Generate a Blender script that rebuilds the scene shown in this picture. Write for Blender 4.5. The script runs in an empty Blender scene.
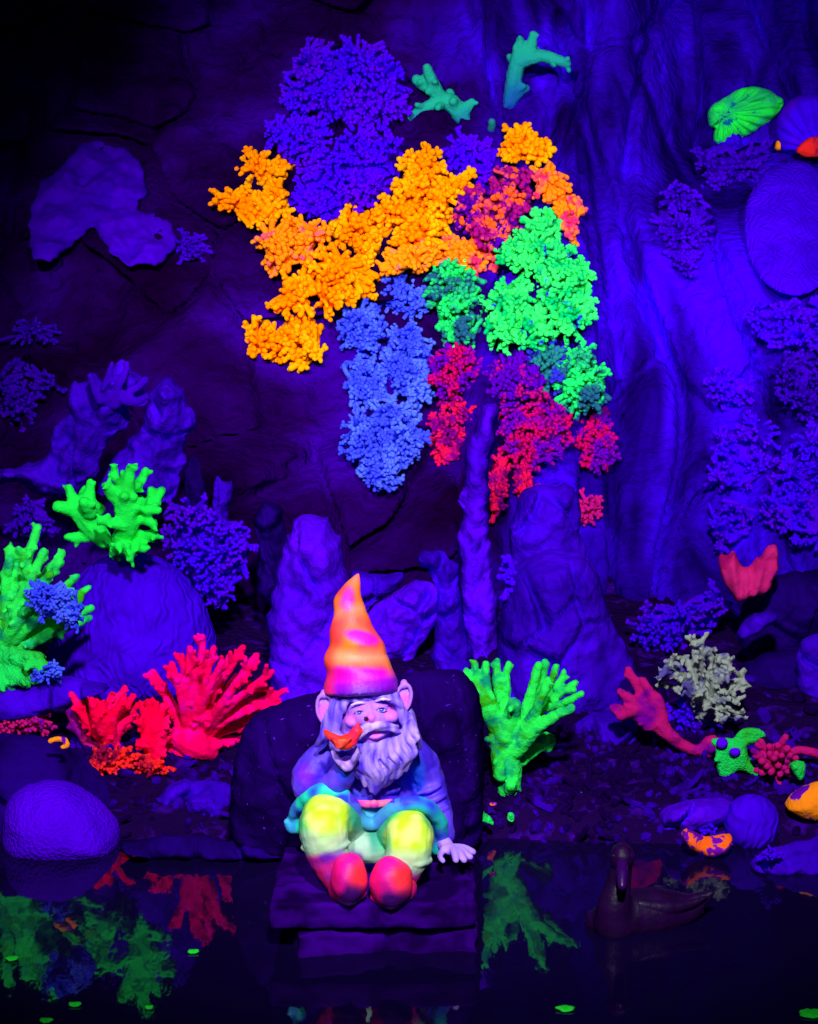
import bpy, bmesh, math, random
import numpy as np
from mathutils import Vector, Matrix, noise, geometry

S = bpy.context.scene
COL = S.collection
# ------------------------------------------------------------------ camera
H, PITCH, F = 1.5, math.radians(15.4), 2800.0
cam_d = bpy.data.cameras.new('camera')
cam = bpy.data.objects.new('camera', cam_d)
COL.objects.link(cam)
cam.location = (0, 0, H)
cam.rotation_euler = (math.pi / 2 - PITCH, 0, 0)
cam_d.sensor_fit = 'VERTICAL'
cam_d.sensor_height = 24
cam_d.lens = 24 * F / 1024
cam_d.clip_start = 0.05
S.camera = cam
CP, SP = math.cos(PITCH), math.sin(PITCH)

def W(px, py, Y):
    """world point on the plane y = Y seen at photograph pixel (px, py)"""
    dx, dz = (px - 409) / F, (512 - py) / F
    d = (dx, CP + dz * SP, -SP + dz * CP)
    t = Y / d[1]
    return Vector((d[0] * t, Y, H + d[2] * t))

def K(Y):                                   # metres per pixel at depth Y
    return Y * 1.055 / F

def YZ(py, z):                              # depth at which height z is seen on row py
    return (H - z) / math.tan(PITCH + math.atan((py - 512) / F))

# ------------------------------------------------------------------ world, lamps, exposure
w = bpy.data.worlds.new('cave_dark')
w.use_nodes = True
w.node_tree.nodes['Background'].inputs[0].default_value = (0.25, 0.08, 1.0, 1)
w.node_tree.nodes['Background'].inputs[1].default_value = 0.032
S.world = w
S.view_settings.view_transform = 'Standard'
S.view_settings.look = 'None'
S.view_settings.gamma = 1
S.view_settings.use_curve_mapping = False
S.view_settings.exposure = 0.0

def spot(name, loc, target, power, size_deg, blend, radius, col=(1, 1, 1)):
    d = bpy.data.lights.new(name, 'SPOT')
    d.energy = power; d.spot_size = math.radians(size_deg); d.spot_blend = blend
    d.shadow_soft_size = radius; d.color = col
    o = bpy.data.objects.new(name, d); COL.objects.link(o)
    o.location = loc
    o.rotation_euler = (Vector(target) - Vector(loc)).to_track_quat('-Z', 'Y').to_euler()
    return o

spot('spot_lamp_gnome', (-0.55, 1.2, 2.1), (-0.05, 3.45, 0.23), 225, 12, 0.9, 0.05, (0.95, 0.92, 1))
spot('spot_lamp_coral', (-0.9, 1.4, 2.6), (0.03, 5.3, 0.58), 800, 22, 0.8, 0.07, (1, 0.97, 1))
spot('spot_lamp_bank', (0.15, 0.9, 2.7), (0.02, 4.2, 0.2), 680, 34, 0.8, 0.10, (1, 0.96, 1))
spot('spot_lamp_left', (-0.9, 1.2, 2.0), (-0.52, 4.0, 0.2), 130, 15, 0.9, 0.08, (1, 1, 1))
spot('added_rocks_spot', (-0.3, 1.0, 2.2), (0.0, 4.25, 0.27), 330, 12, 1.0, 0.06, (.9, .6, 1))  # added unseen spot, only brightens the spire, post and chunk
spot('spot_lamp_right', (1.1, 1.6, 2.3), (0.50, 5.2, 0.62), 560, 24, 1.0, 0.10, (0.8, 0.85, 1))

# ------------------------------------------------------------------ materials
def mat(name, c1, c2=None, scale=20, lo=0.42, hi=0.58, c3=None, scale3=60, lo3=0.55, hi3=0.62,
        rough=0.8, bump=0.3, bscale=120, bdist=0.004, spec=0.0, kind='noise', attr=False, detail=3):
    m = bpy.data.materials.new(name); m.use_nodes = True
    nt = m.node_tree; N = nt.nodes; L = nt.links
    p = N['Principled BSDF']
    p.inputs['Roughness'].default_value = rough
    p.inputs['Specular IOR Level'].default_value = spec
    tc = N.new('ShaderNodeTexCoord')
    def noise_node(sc, det=3.0, dist=0.0):
        n = N.new('ShaderNodeTexNoise'); n.inputs['Scale'].default_value = sc
        n.inputs['Detail'].default_value = det; n.inputs['Distortion'].default_value = dist
        L.new(tc.outputs['Object'], n.inputs['Vector']); return n
    def mix(a, b, sc, l, h, dist=0.5):
        n = noise_node(sc, detail, dist)
        r = N.new('ShaderNodeMapRange'); r.inputs[1].default_value = l; r.inputs[2].default_value = h
        L.new(n.outputs[0], r.inputs[0])
        x = N.new('ShaderNodeMix'); x.data_type = 'RGBA'
        L.new(r.outputs[0], x.inputs[0])
        for s, v in ((6, a), (7, b)):
            if isinstance(v, tuple): x.inputs[s].default_value = (*v, 1)
            else: L.new(v, x.inputs[s])
        return x.outputs[2]
    col = c1
    if attr:
        a = N.new('ShaderNodeVertexColor'); a.layer_name = 'paint'
        col = a.outputs[0]
    if c2 is not None: col = mix(col, c2, scale, lo, hi)
    if c3 is not None: col = mix(col, c3, scale3, lo3, hi3)
    if isinstance(col, tuple): p.inputs['Base Color'].default_value = (*col, 1)
    else: L.new(col, p.inputs['Base Color'])
    if bump:
        if kind == 'brain':
            n = N.new('ShaderNodeTexWave'); n.inputs['Scale'].default_value = bscale
            n.inputs['Distortion'].default_value = 14; n.inputs['Detail'].default_value = 1
            n.inputs['Detail Scale'].default_value = 1.2
            L.new(tc.outputs['Object'], n.inputs['Vector'])
        elif kind == 'cell':
            n = N.new('ShaderNodeTexVoronoi'); n.inputs['Scale'].default_value = bscale
            L.new(tc.outputs['Object'], n.inputs['Vector'])
        else:
            n = noise_node(bscale, 5)
        b = N.new('ShaderNodeBump'); b.inputs['Strength'].default_value = bump
        b.inputs['Distance'].default_value = bdist
        L.new(n.outputs[0], b.inputs['Height']); L.new(b.outputs[0], p.inputs['Normal'])
    return m

ORANGE = mat('orange_coral', (1.0, 0.22, 0.0), (1.0, 0.36, 0.002), 14, bscale=400, rough=.8, spec=0.0)
ORANGE_PINK = mat('orange_coral_with_pink', (1.0, 0.24, 0.004), (0.75, 0.08, 0.16), 16, .53, .6, bscale=400, rough=.8, spec=0.0)
ORANGE_RED = mat('orange_coral_with_red', (1.0, 0.20, 0.005), (0.75, 0.02, 0.12), 18, .48, .6, bscale=400, rough=.8, spec=0.0)
MAROON = mat('maroon_orange_coral', (0.30, 0.003, 0.16), (0.95, 0.09, 0.01), 22, .50, .58, c3=(.07, .0, .30), scale3=30, lo3=.55, hi3=.6, bscale=400, rough=.8, spec=0.0)
BLUE = mat('blue_coral', (0.035, 0.055, 0.90), (0.07, 0.13, 1.0), 14, bscale=400, rough=.8, spec=0.0)
GREEN = mat('green_coral', (0.03, 0.80, 0.13), (0.0, 0.40, 0.10), 24, .44, .62, c3=(.02, .02, .6), scale3=20, lo3=.62, hi3=.66, bscale=400, rough=.8, spec=0.0)
GREEN_TEAL = mat('green_coral_with_teal', (0.01, 0.62, 0.12), (0.01, 0.08, 0.16), 18, .46, .56, bscale=400, rough=.8, spec=0.0)
TEAL = mat('teal_coral', (0.01, 0.16, 0.16), (0.02, 0.02, 0.45), 20, .46, .56, bscale=400, rough=.8, spec=0.0)
CRIMSON = mat('crimson_coral', (0.42, 0.001, 0.09), (0.10, 0.0, 0.34), 22, .42, .56, bscale=400, rough=.8, spec=0.0)
CRIMSON_RED = mat('bright_crimson_coral', (0.60, 0.004, 0.06), (0.14, 0.0, 0.16), 28, .42, .58, bscale=400, rough=.8, spec=0.0)
CRIMSON_PURPLE = mat('purple_crimson_coral', (0.07, 0.0, 0.34), (0.34, 0.002, 0.14), 20, .50, .60, bscale=400, rough=.8, spec=0.0)
PURPLE = mat('purple_coral', (0.05, 0.0, 0.85), (0.085, 0.0, 0.74), 12, bscale=300, rough=.8, spec=0.0)
PURPLE_DIM = mat('dull_purple_coral', (0.030, 0.0, 0.40), (0.05, 0.0, 0.55), 12, bscale=300, rough=.8, spec=0.0)
GREEN_B = mat('bright_green_coral', (0.01, 0.86, 0.07), (0.01, 0.55, 0.04), 16, .5, .66, bscale=350, bump=.5, rough=.75, spec=0.0)
GREEN_D = mat('deep_green_coral', (0.01, 0.66, 0.10), (0.02, 0.42, 0.02), 12, .45, .6, kind='cell', bscale=260, bump=.5, rough=.75, spec=0.0)
GREEN_LEAF = mat('green_leaf_coral_paint', (0.01, 0.72, 0.06), (0.01, 0.40, 0.14), 22, .45, .62, c3=(.0, .10, .25), scale3=45, lo3=.62, hi3=.68, bscale=200, bump=.5)
GREEN_STAIN = mat('stained_green_coral', (0.02, 0.84, 0.09), (0.005, 0.30, 0.16), 30, .50, .64, c3=(.03, .42, .01), scale3=18, lo3=.58, hi3=.64, bscale=350, bump=.5, rough=.75, spec=0.0)
ANTLER = mat('teal_antler_coral', (0, 0, 0), None, attr=True, bscale=250, bump=.5, rough=.75, spec=0.0)
RED = mat('red_coral', (1.0, 0.0, 0.06), (1.0, 0.002, 0.16), 14, bscale=350, bump=.5, rough=.75, spec=0.0)
RED_PINK = mat('pink_red_coral', (1.0, 0.0, 0.13), (1.0, 0.0, 0.34), 26, .5, .62, bscale=350, bump=.5, rough=.75, spec=0.0)
RED_OR = mat('orange_red_coral', (1.0, 0.02, 0.02), (0.25, 0.002, 0.05), 24, .47, .6, bscale=350, bump=.5, rough=.75, spec=0.0)
ROSE = mat('rose_coral', (0.48, 0.006, 0.17), (0.16, 0.0, 0.30), 22, .5, .65, bscale=250, bump=.5, rough=.75, spec=0.0)
WHITE = mat('pale_coral', (0.30, 0.36, 0.32), (0.10, 0.08, 0.40), 26, .52, .62, bscale=350, bump=.4, rough=.8, spec=0.0)
FAN_PINK = mat('pink_fan_coral', (0.62, 0.015, 0.20), (0.35, 0.003, 0.12), 18, .5, .65, bscale=120, bump=.5, rough=.75, spec=0.0)
SHELL = mat('orange_shell', (1.0, 0.13, 0.01), (0.16, 0.003, 0.42), 55, .46, .50, bscale=200, bump=.5, rough=.6)
SHELL_Y = mat('yellow_orange_shell', (1.0, 0.26, 0.01), (0.13, 0.002, 0.42), 28, .50, .54, bscale=200, bump=.5, rough=.6)

VIOLET = mat('violet_rock', (0.050, 0.0005, 0.66), (0.020, 0.0003, 0.32), 9, .4, .62, bscale=55, bump=.8, bdist=.010)
VIOLET_B = mat('pale_violet_rock', (0.09, 0.001, 0.85), (0.045, 0.0005, 0.55), 9, .4, .65, bscale=60, bump=.8, bdist=.008)
ROUGHV = mat('pitted_violet_stone', (0.085, 0.0, 0.85), (0.05, 0.0, 0.62), 10, .4, .65, kind='cell', bscale=190, bump=.7, bdist=.004)
BRAIN = mat('grooved_violet_coral_stone', (0.055, 0.0, 0.80), (0.035, 0.0, 0.60), 8, .4, .65, kind='brain', bscale=22, bump=.55, bdist=.004)
DARKSPECK = mat('dark_speckled_rock', (0.006, 0.0002, 0.05), (0.012, 0.0004, 0.11), 8, .4, .6, c3=(.10, .01, .8), scale3=130, lo3=.70, hi3=.74, bscale=80, bump=.6, bdist=.006, detail=2)
DARKROCK = mat('dark_rock', (0.013, 0.0004, 0.16), (0.005, 0.0003, 0.05), 7, .4, .6, bscale=70, bump=.6, bdist=.006)
SLATE = mat('dark_slate', (0.035, 0.0004, 0.22), (0.008, 0.0002, 0.05), 16, .42, .62, bscale=50, bump=.5, bdist=.004, rough=.45)
BANK = mat('dark_wet_gravel', (0.010, 0.001, 0.05), (0.035, 0.001, 0.26), 28, .54, .66, bscale=90, bump=.8, bdist=.01, rough=.55)
RUBBLE = mat('violet_rubble', (0.028, 0.0, 0.34), (0.008, 0.0, 0.05), 10, .46, .56, bscale=120, bump=.5)

def wall_material():
    m = bpy.data.materials.new('cave_wall_rock'); m.use_nodes = True
    nt = m.node_tree; N = nt.nodes; L = nt.links
    p = N['Principled BSDF']; p.inputs['Roughness'].default_value = .75
    p.inputs['Specular IOR Level'].default_value = 0
    tc = N.new('ShaderNodeTexCoord')
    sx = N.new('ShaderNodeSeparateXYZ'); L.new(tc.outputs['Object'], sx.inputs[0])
    # dark purple colour towards the left, brighter blue towards the right: a wandering border between the two
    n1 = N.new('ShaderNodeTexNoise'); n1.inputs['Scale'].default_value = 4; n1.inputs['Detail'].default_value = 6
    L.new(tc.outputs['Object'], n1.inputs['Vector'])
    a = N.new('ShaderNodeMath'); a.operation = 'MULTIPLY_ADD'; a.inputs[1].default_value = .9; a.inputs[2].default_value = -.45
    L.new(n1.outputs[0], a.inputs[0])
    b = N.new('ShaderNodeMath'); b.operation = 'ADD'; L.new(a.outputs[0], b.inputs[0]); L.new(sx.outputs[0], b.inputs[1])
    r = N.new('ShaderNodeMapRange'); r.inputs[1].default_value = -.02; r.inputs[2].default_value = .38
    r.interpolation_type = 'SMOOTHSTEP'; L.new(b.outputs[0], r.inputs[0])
    mp = N.new('ShaderNodeMapping'); mp.inputs['Scale'].default_value = (3.2, 1, .8); L.new(tc.outputs['Object'], mp.inputs[0])
    n2 = N.new('ShaderNodeTexNoise'); n2.inputs['Scale'].default_value = 3; n2.inputs['Detail'].default_value = 7
    n2.inputs['Distortion'].default_value = .6; L.new(mp.outputs[0], n2.inputs['Vector'])
    def ramp(inp, els):
        c = N.new('ShaderNodeValToRGB'); e = c.color_ramp.elements
        while len(e) < len(els): e.new(.5)
        for k, (q, v) in enumerate(els): e[k].position = q; e[k].color = (*v, 1)
        L.new(inp, c.inputs[0]); return c.outputs[0]
    blue_ramp = ramp(n2.outputs[0], [(.36, (.006, .0, .11)), (.5, (.022, .0, .40)), (.64, (.045, .0, .90))])
    dark_ramp = ramp(n1.outputs[0], [(.35, (.006, .0, .020)), (.52, (.015, .0, .085)), (.66, (.03, .0, .26))])
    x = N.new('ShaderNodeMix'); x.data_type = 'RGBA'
    L.new(r.outputs[0], x.inputs[0]); L.new(dark_ramp, x.inputs[6]); L.new(blue_ramp, x.inputs[7])
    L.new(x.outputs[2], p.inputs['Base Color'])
    n3 = N.new('ShaderNodeTexNoise'); n3.inputs['Scale'].default_value = 45; n3.inputs['Detail'].default_value = 8
    L.new(tc.outputs['Object'], n3.inputs['Vector'])
    bp = N.new('ShaderNodeBump'); bp.inputs['Strength'].default_value = .9; bp.inputs['Distance'].default_value = .02
    L.new(n3.outputs[0], bp.inputs['Height']); L.new(bp.outputs[0], p.inputs['Normal'])
    return m
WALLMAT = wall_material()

def water_material():
    m = bpy.data.materials.new('black_pool_water'); m.use_nodes = True
    nt = m.node_tree; N = nt.nodes; L = nt.links; p = N['Principled BSDF']
    p.inputs['Base Color'].default_value = (.004, .001, .03, 1)
    p.inputs['Roughness'].default_value = .035
    p.inputs['IOR'].default_value = 1.4
    tc = N.new('ShaderNodeTexCoord'); mp = N.new('ShaderNodeMapping'); mp.inputs['Scale'].default_value = (1, .45, 1)
    L.new(tc.outputs['Object'], mp.inputs[0])
    n = N.new('ShaderNodeTexNoise'); n.inputs['Scale'].default_value = 45; n.inputs['Detail'].default_value = 2
    L.new(mp.outputs[0], n.inputs['Vector'])
    b = N.new('ShaderNodeBump'); b.inputs['Strength'].default_value = .25; b.inputs['Distance'].default_value = .0012
    L.new(n.outputs[0], b.inputs['Height']); L.new(b.outputs[0], p.inputs['Normal'])
    return m
WATER = water_material()

# ------------------------------------------------------------------ mesh helpers
class Geo:
    def __init__(s): s.v = []; s.f = []
    def tube(s, pts, rad, n=8, flat=None, cap=1.0):
        """rounded tube through pts; rad per point"""
        pts = [Vector(p) for p in pts]
        P, R = [], []
        d0 = (pts[1] - pts[0]).normalized(); d1 = (pts[-1] - pts[-2]).normalized()
        for a in (-.92, -.55): P.append(pts[0] + d0 * rad[0] * a * cap); R.append(rad[0] * math.sqrt(1 - a * a))
        for p, r in zip(pts, rad): P.append(p); R.append(r)
        for a in (.55, .92): P.append(pts[-1] + d1 * rad[-1] * a); R.append(rad[-1] * math.sqrt(1 - a * a))
        up = Vector((0, 1, 0)) if abs(d0.y) < .9 else Vector((1, 0, 0))
        base = len(s.v)
        for i, p in enumerate(P):
            t = (P[min(i + 1, len(P) - 1)] - P[max(i - 1, 0)]).normalized()
            a = t.cross(up)
            if a.length < 1e-4: a = t.cross(Vector((1, 0, 0)))
            a.normalize(); b = a.cross(t); up = b
            for k in range(n):
                c, q = math.cos(2 * math.pi * k / n), math.sin(2 * math.pi * k / n)
                o = a * c * R[i] + b * q * R[i]
                if flat: o = Vector((o.x * flat[0], o.y * flat[1], o.z * flat[2]))
                s.v.append(p + o)
        for i in range(len(P) - 1):
            for k in range(n):
                A = base + i * n + k; B = base + i * n + (k + 1) % n
                s.f.append((A, B, B + n, A + n))
        s.f.append(tuple(base + k for k in reversed(range(n))))
        s.f.append(tuple(base + (len(P) - 1) * n + k for k in range(n)))
    def ball(s, c, r, n=8, m=6, rot=None):
        c = Vector(c); r = Vector(r) if hasattr(r, '__len__') else Vector((r, r, r))
        base = len(s.v)
        def put(v):
            v = Vector((v[0] * r.x, v[1] * r.y, v[2] * r.z))
            if rot: v = rot @ v
            s.v.append(c + v)
        put((0, 0, 1))
        for i in range(1, m):
            th = math.pi * i / m
            for k in range(n):
                ph = 2 * math.pi * k / n
                put((math.sin(th) * math.cos(ph), math.sin(th) * math.sin(ph), math.cos(th)))
        put((0, 0, -1))
        last = len(s.v) - 1
        for k in range(n):
            s.f.append((base, base + 1 + k, base + 1 + (k + 1) % n))
            q = base + 1 + (m - 2) * n
            s.f.append((last, q + (k + 1) % n, q + k))
        for i in range(m - 2):
            for k in range(n):
                A = base + 1 + i * n + k; B = base + 1 + i * n + (k + 1) % n
                s.f.append((A, A + n, B + n, B))
    def build(s, name, material, parent=None, voxel=None, smooth=2, disp=None, paint=None, origin=None, flat=False):
        me = bpy.data.meshes.new(name)
        me.from_pydata([tuple(v) for v in s.v], [], s.f)
        me.update()
        ob = bpy.data.objects.new(name, me)
        if voxel:
            COL.objects.link(ob)
            m = ob.modifiers.new('r', 'REMESH'); m.mode = 'VOXEL'; m.voxel_size = voxel
            if smooth:
                q = ob.modifiers.new('s', 'SMOOTH'); q.iterations = smooth; q.factor = .5
            dg = bpy.context.evaluated_depsgraph_get(); dg.update()
            me2 = bpy.data.meshes.new_from_object(ob.evaluated_get(dg), depsgraph=dg)
            COL.objects.unlink(ob); bpy.data.objects.remove(ob); bpy.data.meshes.remove(me)
            me = me2; me.name = name
            ob = bpy.data.objects.new(name, me)
        if disp:
            nrm = [v.normal.copy() for v in me.vertices]
            for v, n_ in zip(me.vertices, nrm): v.co = v.co + n_ * disp(v.co)
        if paint:
            at = me.color_attributes.new('paint', 'FLOAT_COLOR', 'POINT')
            arr = np.ones((len(me.vertices), 4), dtype=np.float32)
            for i, v in enumerate(me.vertices): arr[i, :3] = paint(v.co)
            at.data.foreach_set('color', arr.ravel())
        if parent is None:
            co = np.empty(len(me.vertices) * 3, dtype=np.float32); me.vertices.foreach_get('co', co); co = co.reshape(-1, 3)
            lo, hi = co.min(0), co.max(0)
            o = Vector(origin) if origin else Vector(((lo[0] + hi[0]) / 2, (lo[1] + hi[1]) / 2, lo[2]))
        else:
            o = Vector((0, 0, 0)); q_ = parent
            while q_ is not None: o = o + q_.location; q_ = q_.parent
            o = Vector(o)
        me.transform(Matrix.Translation(-o))
        if parent is None: ob.location = o
        else: ob.parent = parent; ob.location = (0, 0, 0)
        me.materials.clear(); me.materials.append(material)
        me.polygons.foreach_set('use_smooth', [not flat] * len(me.polygons))
        me.update()
        COL.objects.link(ob)
        return ob

def tag(o, label, cat, group=None, kind=None):
    if label: o['label'] = label
    if cat: o['category'] = cat
    if group: o['group'] = group
    if kind: o['kind'] = kind
    return o

def empty(name, loc):
    o = bpy.data.objects.new(name, None); COL.objects.link(o)
    o.location = loc; o.empty_display_size = .05
    bpy.context.view_layer.update()
    return o

def fbm(x, y, z, o=4):
    return noise.fractal((x, y, z), 1.0, 2.0, o)

def cracks(x, y, z, f):
    """blocky rock: flat-topped cells stepped against each other with narrow cracks between"""
    w = .35 * noise.noise((x * f * .8, y * f * .8, z * f * .8))
    q = (x * f + w, y * f * .6, z * f * .7 - w)
    d, pts = noise.voronoi(q)
    e = min(1, (d[1] - d[0]) / .07)
    return (e - 1) * 1.0 + 1.5 * noise.noise(tuple(pts[0] * 3.7)) * e + .35 * fbm(x * f * 4, y * f * 4, z * f * 4, 4)

def dist_poly(P, poly):
    P = np.asarray(P, float); A = np.asarray(poly, float); B = np.roll(A, -1, 0)
    d = np.full(len(P), 1e9)
    for a, b in zip(A, B):
        ab = b - a; t = np.clip(((P - a) @ ab) / max(ab @ ab, 1e-9), 0, 1)
        d = np.minimum(d, np.hypot(*(P - a - t[:, None] * ab).T))
    return d

def inside(P, poly):
    P = np.asarray(P, float); A = np.asarray(poly, float); B = np.roll(A, -1, 0)
    c = np.zeros(len(P), bool)
    for (x1, y1), (x2, y2) in zip(A, B):
        if y1 == y2: continue
        cond = ((y1 > P[:, 1]) != (y2 > P[:, 1])) & (P[:, 0] < (x2 - x1) * (P[:, 1] - y1) / (y2 - y1) + x1)
        c ^= cond
    return c

def smooth_outline(pts, step=4, rough=0.0, rnd=None, it=2):
    P = [Vector(p) for p in pts]
    for _ in range(it):
        Q = []
        for i in range(len(P)):
            a, b = P[i], P[(i + 1) % len(P)]
            Q += [a * .78 + b * .22, a * .22 + b * .78]
        P = Q
    R = []
    for i in range(len(P)):
        a, b = P[i], P[(i + 1) % len(P)]; n = max(1, int((b - a).length / step))
        for k in range(n): R.append(a.lerp(b, k / n))
    if rough:
        R = [Vector((p.x + rough * noise.noise((p.x * .07, p.y * .07, 3.3)) + .5 * rough * noise.noise((p.x * .2, p.y * .2, 9)),
                     p.y + rough * noise.noise((p.x * .07, p.y * .07, 7.7)) + .5 * rough * noise.noise((p.x * .2, p.y * .2, 5)))) for p in R]
    out = [R[0]]
    for p in R[1:]:
        if (p - out[-1]).length > step * .4: out.append(p)
    return out

def inflate(name, pts, Y, thick, material, label=None, cat=None, group=None, back=.7, prof=None, step=None,
            amp=.006, freq=14, seed=0, tilt=0.0, rough=3.0, it=2, parent=None, power=.5, ribs=None, geo_only=False, crack=0.0, cfreq=9):
    """a solid with the given silhouette: round in section, noise on its surface; tilt = metres backwards per metre up"""
    O = smooth_outline(pts, 4, rough, it=it)
    xs = [p.x for p in O]; ys = [p.y for p in O]
    span = max(max(xs) - min(xs), max(ys) - min(ys))
    st = step or (max(2.2, span / 60) if span > 30 else max(.5, span / 14))
    if span < 30: O = smooth_outline(pts, max(.6, span / 12), rough * .3, it=it)
    V = [Vector((p.x, p.y)) for p in O]
    n0 = len(V)
    rnd = random.Random(seed + 5)
    G = []
    y = min(ys); row = 0
    while y < max(ys):
        x = min(xs) + (st / 2 if row % 2 else 0)
        while x < max(xs):
            G.append((x + rnd.uniform(-.15, .15) * st, y + rnd.uniform(-.15, .15) * st)); x += st
        y += st * .87; row += 1
    G = np.array(G)
    op = [(p.x, p.y) for p in O]
    dd = dist_poly(G, op); keep = inside(G, op) & (dd > st * .45)
    G = G[keep]
    V += [Vector(g) for g in G]
    edges = [(i, (i + 1) % n0) for i in range(n0)]
    vo, _, fo, *_ = geometry.delaunay_2d_cdt(V, edges, [], 1, 1e-4)
    C = np.array([(v.x, v.y) for v in vo])
    cen = C.mean(0)
    fin = inside(np.array([C[list(f)].mean(0) for f in fo]), op)
    fo = [f for f, k in zip(fo, fin) if k]
    d = dist_poly(C, op); d[d < 1e-3] = 0
    D = max(prof or d.max(), .3)
    q = np.clip(d / D, 0, 1)
    h = (1 - (1 - q) ** 2) ** power
    Yf = (lambda z: Y) if not tilt else None
    cz = W(cen[0], cen[1], Y).z
    g = Geo(); n = len(C); edge = d <= 1e-3
    front, backv = {}, {}
    for i in range(n):
        p = W(C[i, 0], C[i, 1], Y)
        if tilt: p = W(C[i, 0], C[i, 1], Y + tilt * (p.z - cz))
        nn = amp * fbm(p.x * freq + seed, p.z * freq, p.y * freq + seed * 3.1, 5) * min(1, q[i] * 4)
        if crack: nn += cracks(p.x, p.y + .3 * seed, p.z, cfreq) * crack * min(1, q[i] * 4)
        rb = ribs(C[i, 0], C[i, 1]) * min(1, q[i] * 5) if ribs else 0
        front[i] = len(g.v); g.v.append(Vector((p.x, p.y - thick * h[i] - nn * 2 - rb, p.z + nn)))
        if edge[i]: backv[i] = front[i]
        else:
            backv[i] = len(g.v); g.v.append(Vector((p.x, p.y + thick * back * h[i], p.z)))
    for f in fo:
        # orientation: px y grows downwards
        g.f.append(tuple(front[i] for i in reversed(f)))
        g.f.append(tuple(backv[i] for i in f))
    if geo_only: return g
    ob = g.build(name, material, parent)
    if parent is None: tag(ob, label, cat, group)
    elif label: ob['label'] = label
    bm = bmesh.new(); bm.from_mesh(ob.data); bmesh.ops.recalc_face_normals(bm, faces=bm.faces); bm.to_mesh(ob.data); bm.free()
    return ob

def ell(cx, cy, rx, ry, n=18, rot=0):
    c, s = math.cos(rot), math.sin(rot)
    return [(cx + rx * math.cos(a) * c - ry * math.sin(a) * s, cy + rx * math.cos(a) * s + ry * math.sin(a) * c)
            for a in (2 * math.pi * k / n for k in range(n))]

# ------------------------------------------------------------------ the setting
def sstep(a, b, x):
    t = max(0, min(1, (x - a) / (b - a))); return t * t * (3 - 2 * t)

def wallY(x, z):
    """the grotto wall leans back as it rises"""
    zz = z + .04 * noise.noise((x * 3, z * 3, 2))
    y = 4.42 + .42 * sstep(.0, .34, zz) + .55 * max(0, min(1, (zz - .25) / .45)) + .50 * sstep(.55, 1.15, zz)
    y += .38 * sstep(.58, .70, zz) * sstep(.42, .60, x)
    y -= .08 * sstep(.12, .5, x) + .08 * sstep(.62, .95, x)
    y += .09 * fbm(x * 2.6, z * 1.6, 1.3, 6)
    r = 1 - abs(noise.noise((x * 6.5 + .9 * noise.noise((x * 3, z * 3, 4)), z * 1.3, 8.8))) * 2
    y += .07 * max(0, r - .80) / .2 * sstep(-.1, .3, x)
    y -= .045 * cracks(x * .8, 1.7, z * .55 if x > .1 else z * 1.5, 6)
    y += .020 * fbm(x * 13, z * 9, 5.5, 6)
    return y

def onwall(px, py):
    Y = 4.9
    for _ in range(14):
        p = W(px, py, Y); Y += .6 * (wallY(p.x, p.z) - Y)
    return Y

def grid(name, us, vs, fn, material):
    g = Geo()
    for v in vs:
        for u in us: g.v.append(Vector(fn(u, v)))
    n = len(us)
    for j in range(len(vs) - 1):
        for i in range(n - 1):
            g.f.append((j * n + i, j * n + i + 1, (j + 1) * n + i + 1, (j + 1) * n + i))
    o = g.build(name, material, None, origin=(0, 0, 0)); o['kind'] = 'structure'
    return o

def wtilt(px, y0, y1):
    a, b = onwall(px, y0), onwall(px, y1)
    return max(0, min(1.6, (a - b) / (W(px, y0, a).z - W(px, y1, b).z)))

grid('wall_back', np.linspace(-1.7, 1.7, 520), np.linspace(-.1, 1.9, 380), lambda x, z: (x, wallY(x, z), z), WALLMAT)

def bankz(x, Y):
    k = Y + .04 * noise.noise((x * 3, 1, 1)) - .0 
    t = k - 3.64
    z = -.12 + .15 * sstep(-.12, .12, t) + .075 * max(0, t)
    z += .018 * fbm(x * 8, Y * 8, .5, 5)
    return z
grid('floor_bank', np.linspace(-1.4, 1.4, 300), np.linspace(3.4, 5.1, 190), lambda x, y: (x, y, bankz(x, y)), BANK)
g = Geo(); g.v = [Vector(p) for p in ((-1.5, 1.6, 0), (1.5, 1.6, 0), (1.5, 4.3, 0), (-1.5, 4.3, 0))]; g.f = [(0, 1, 2, 3)]
g.build('floor_pool_water', WATER, None, origin=(0, 3, 0))['kind'] = 'structure'

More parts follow.
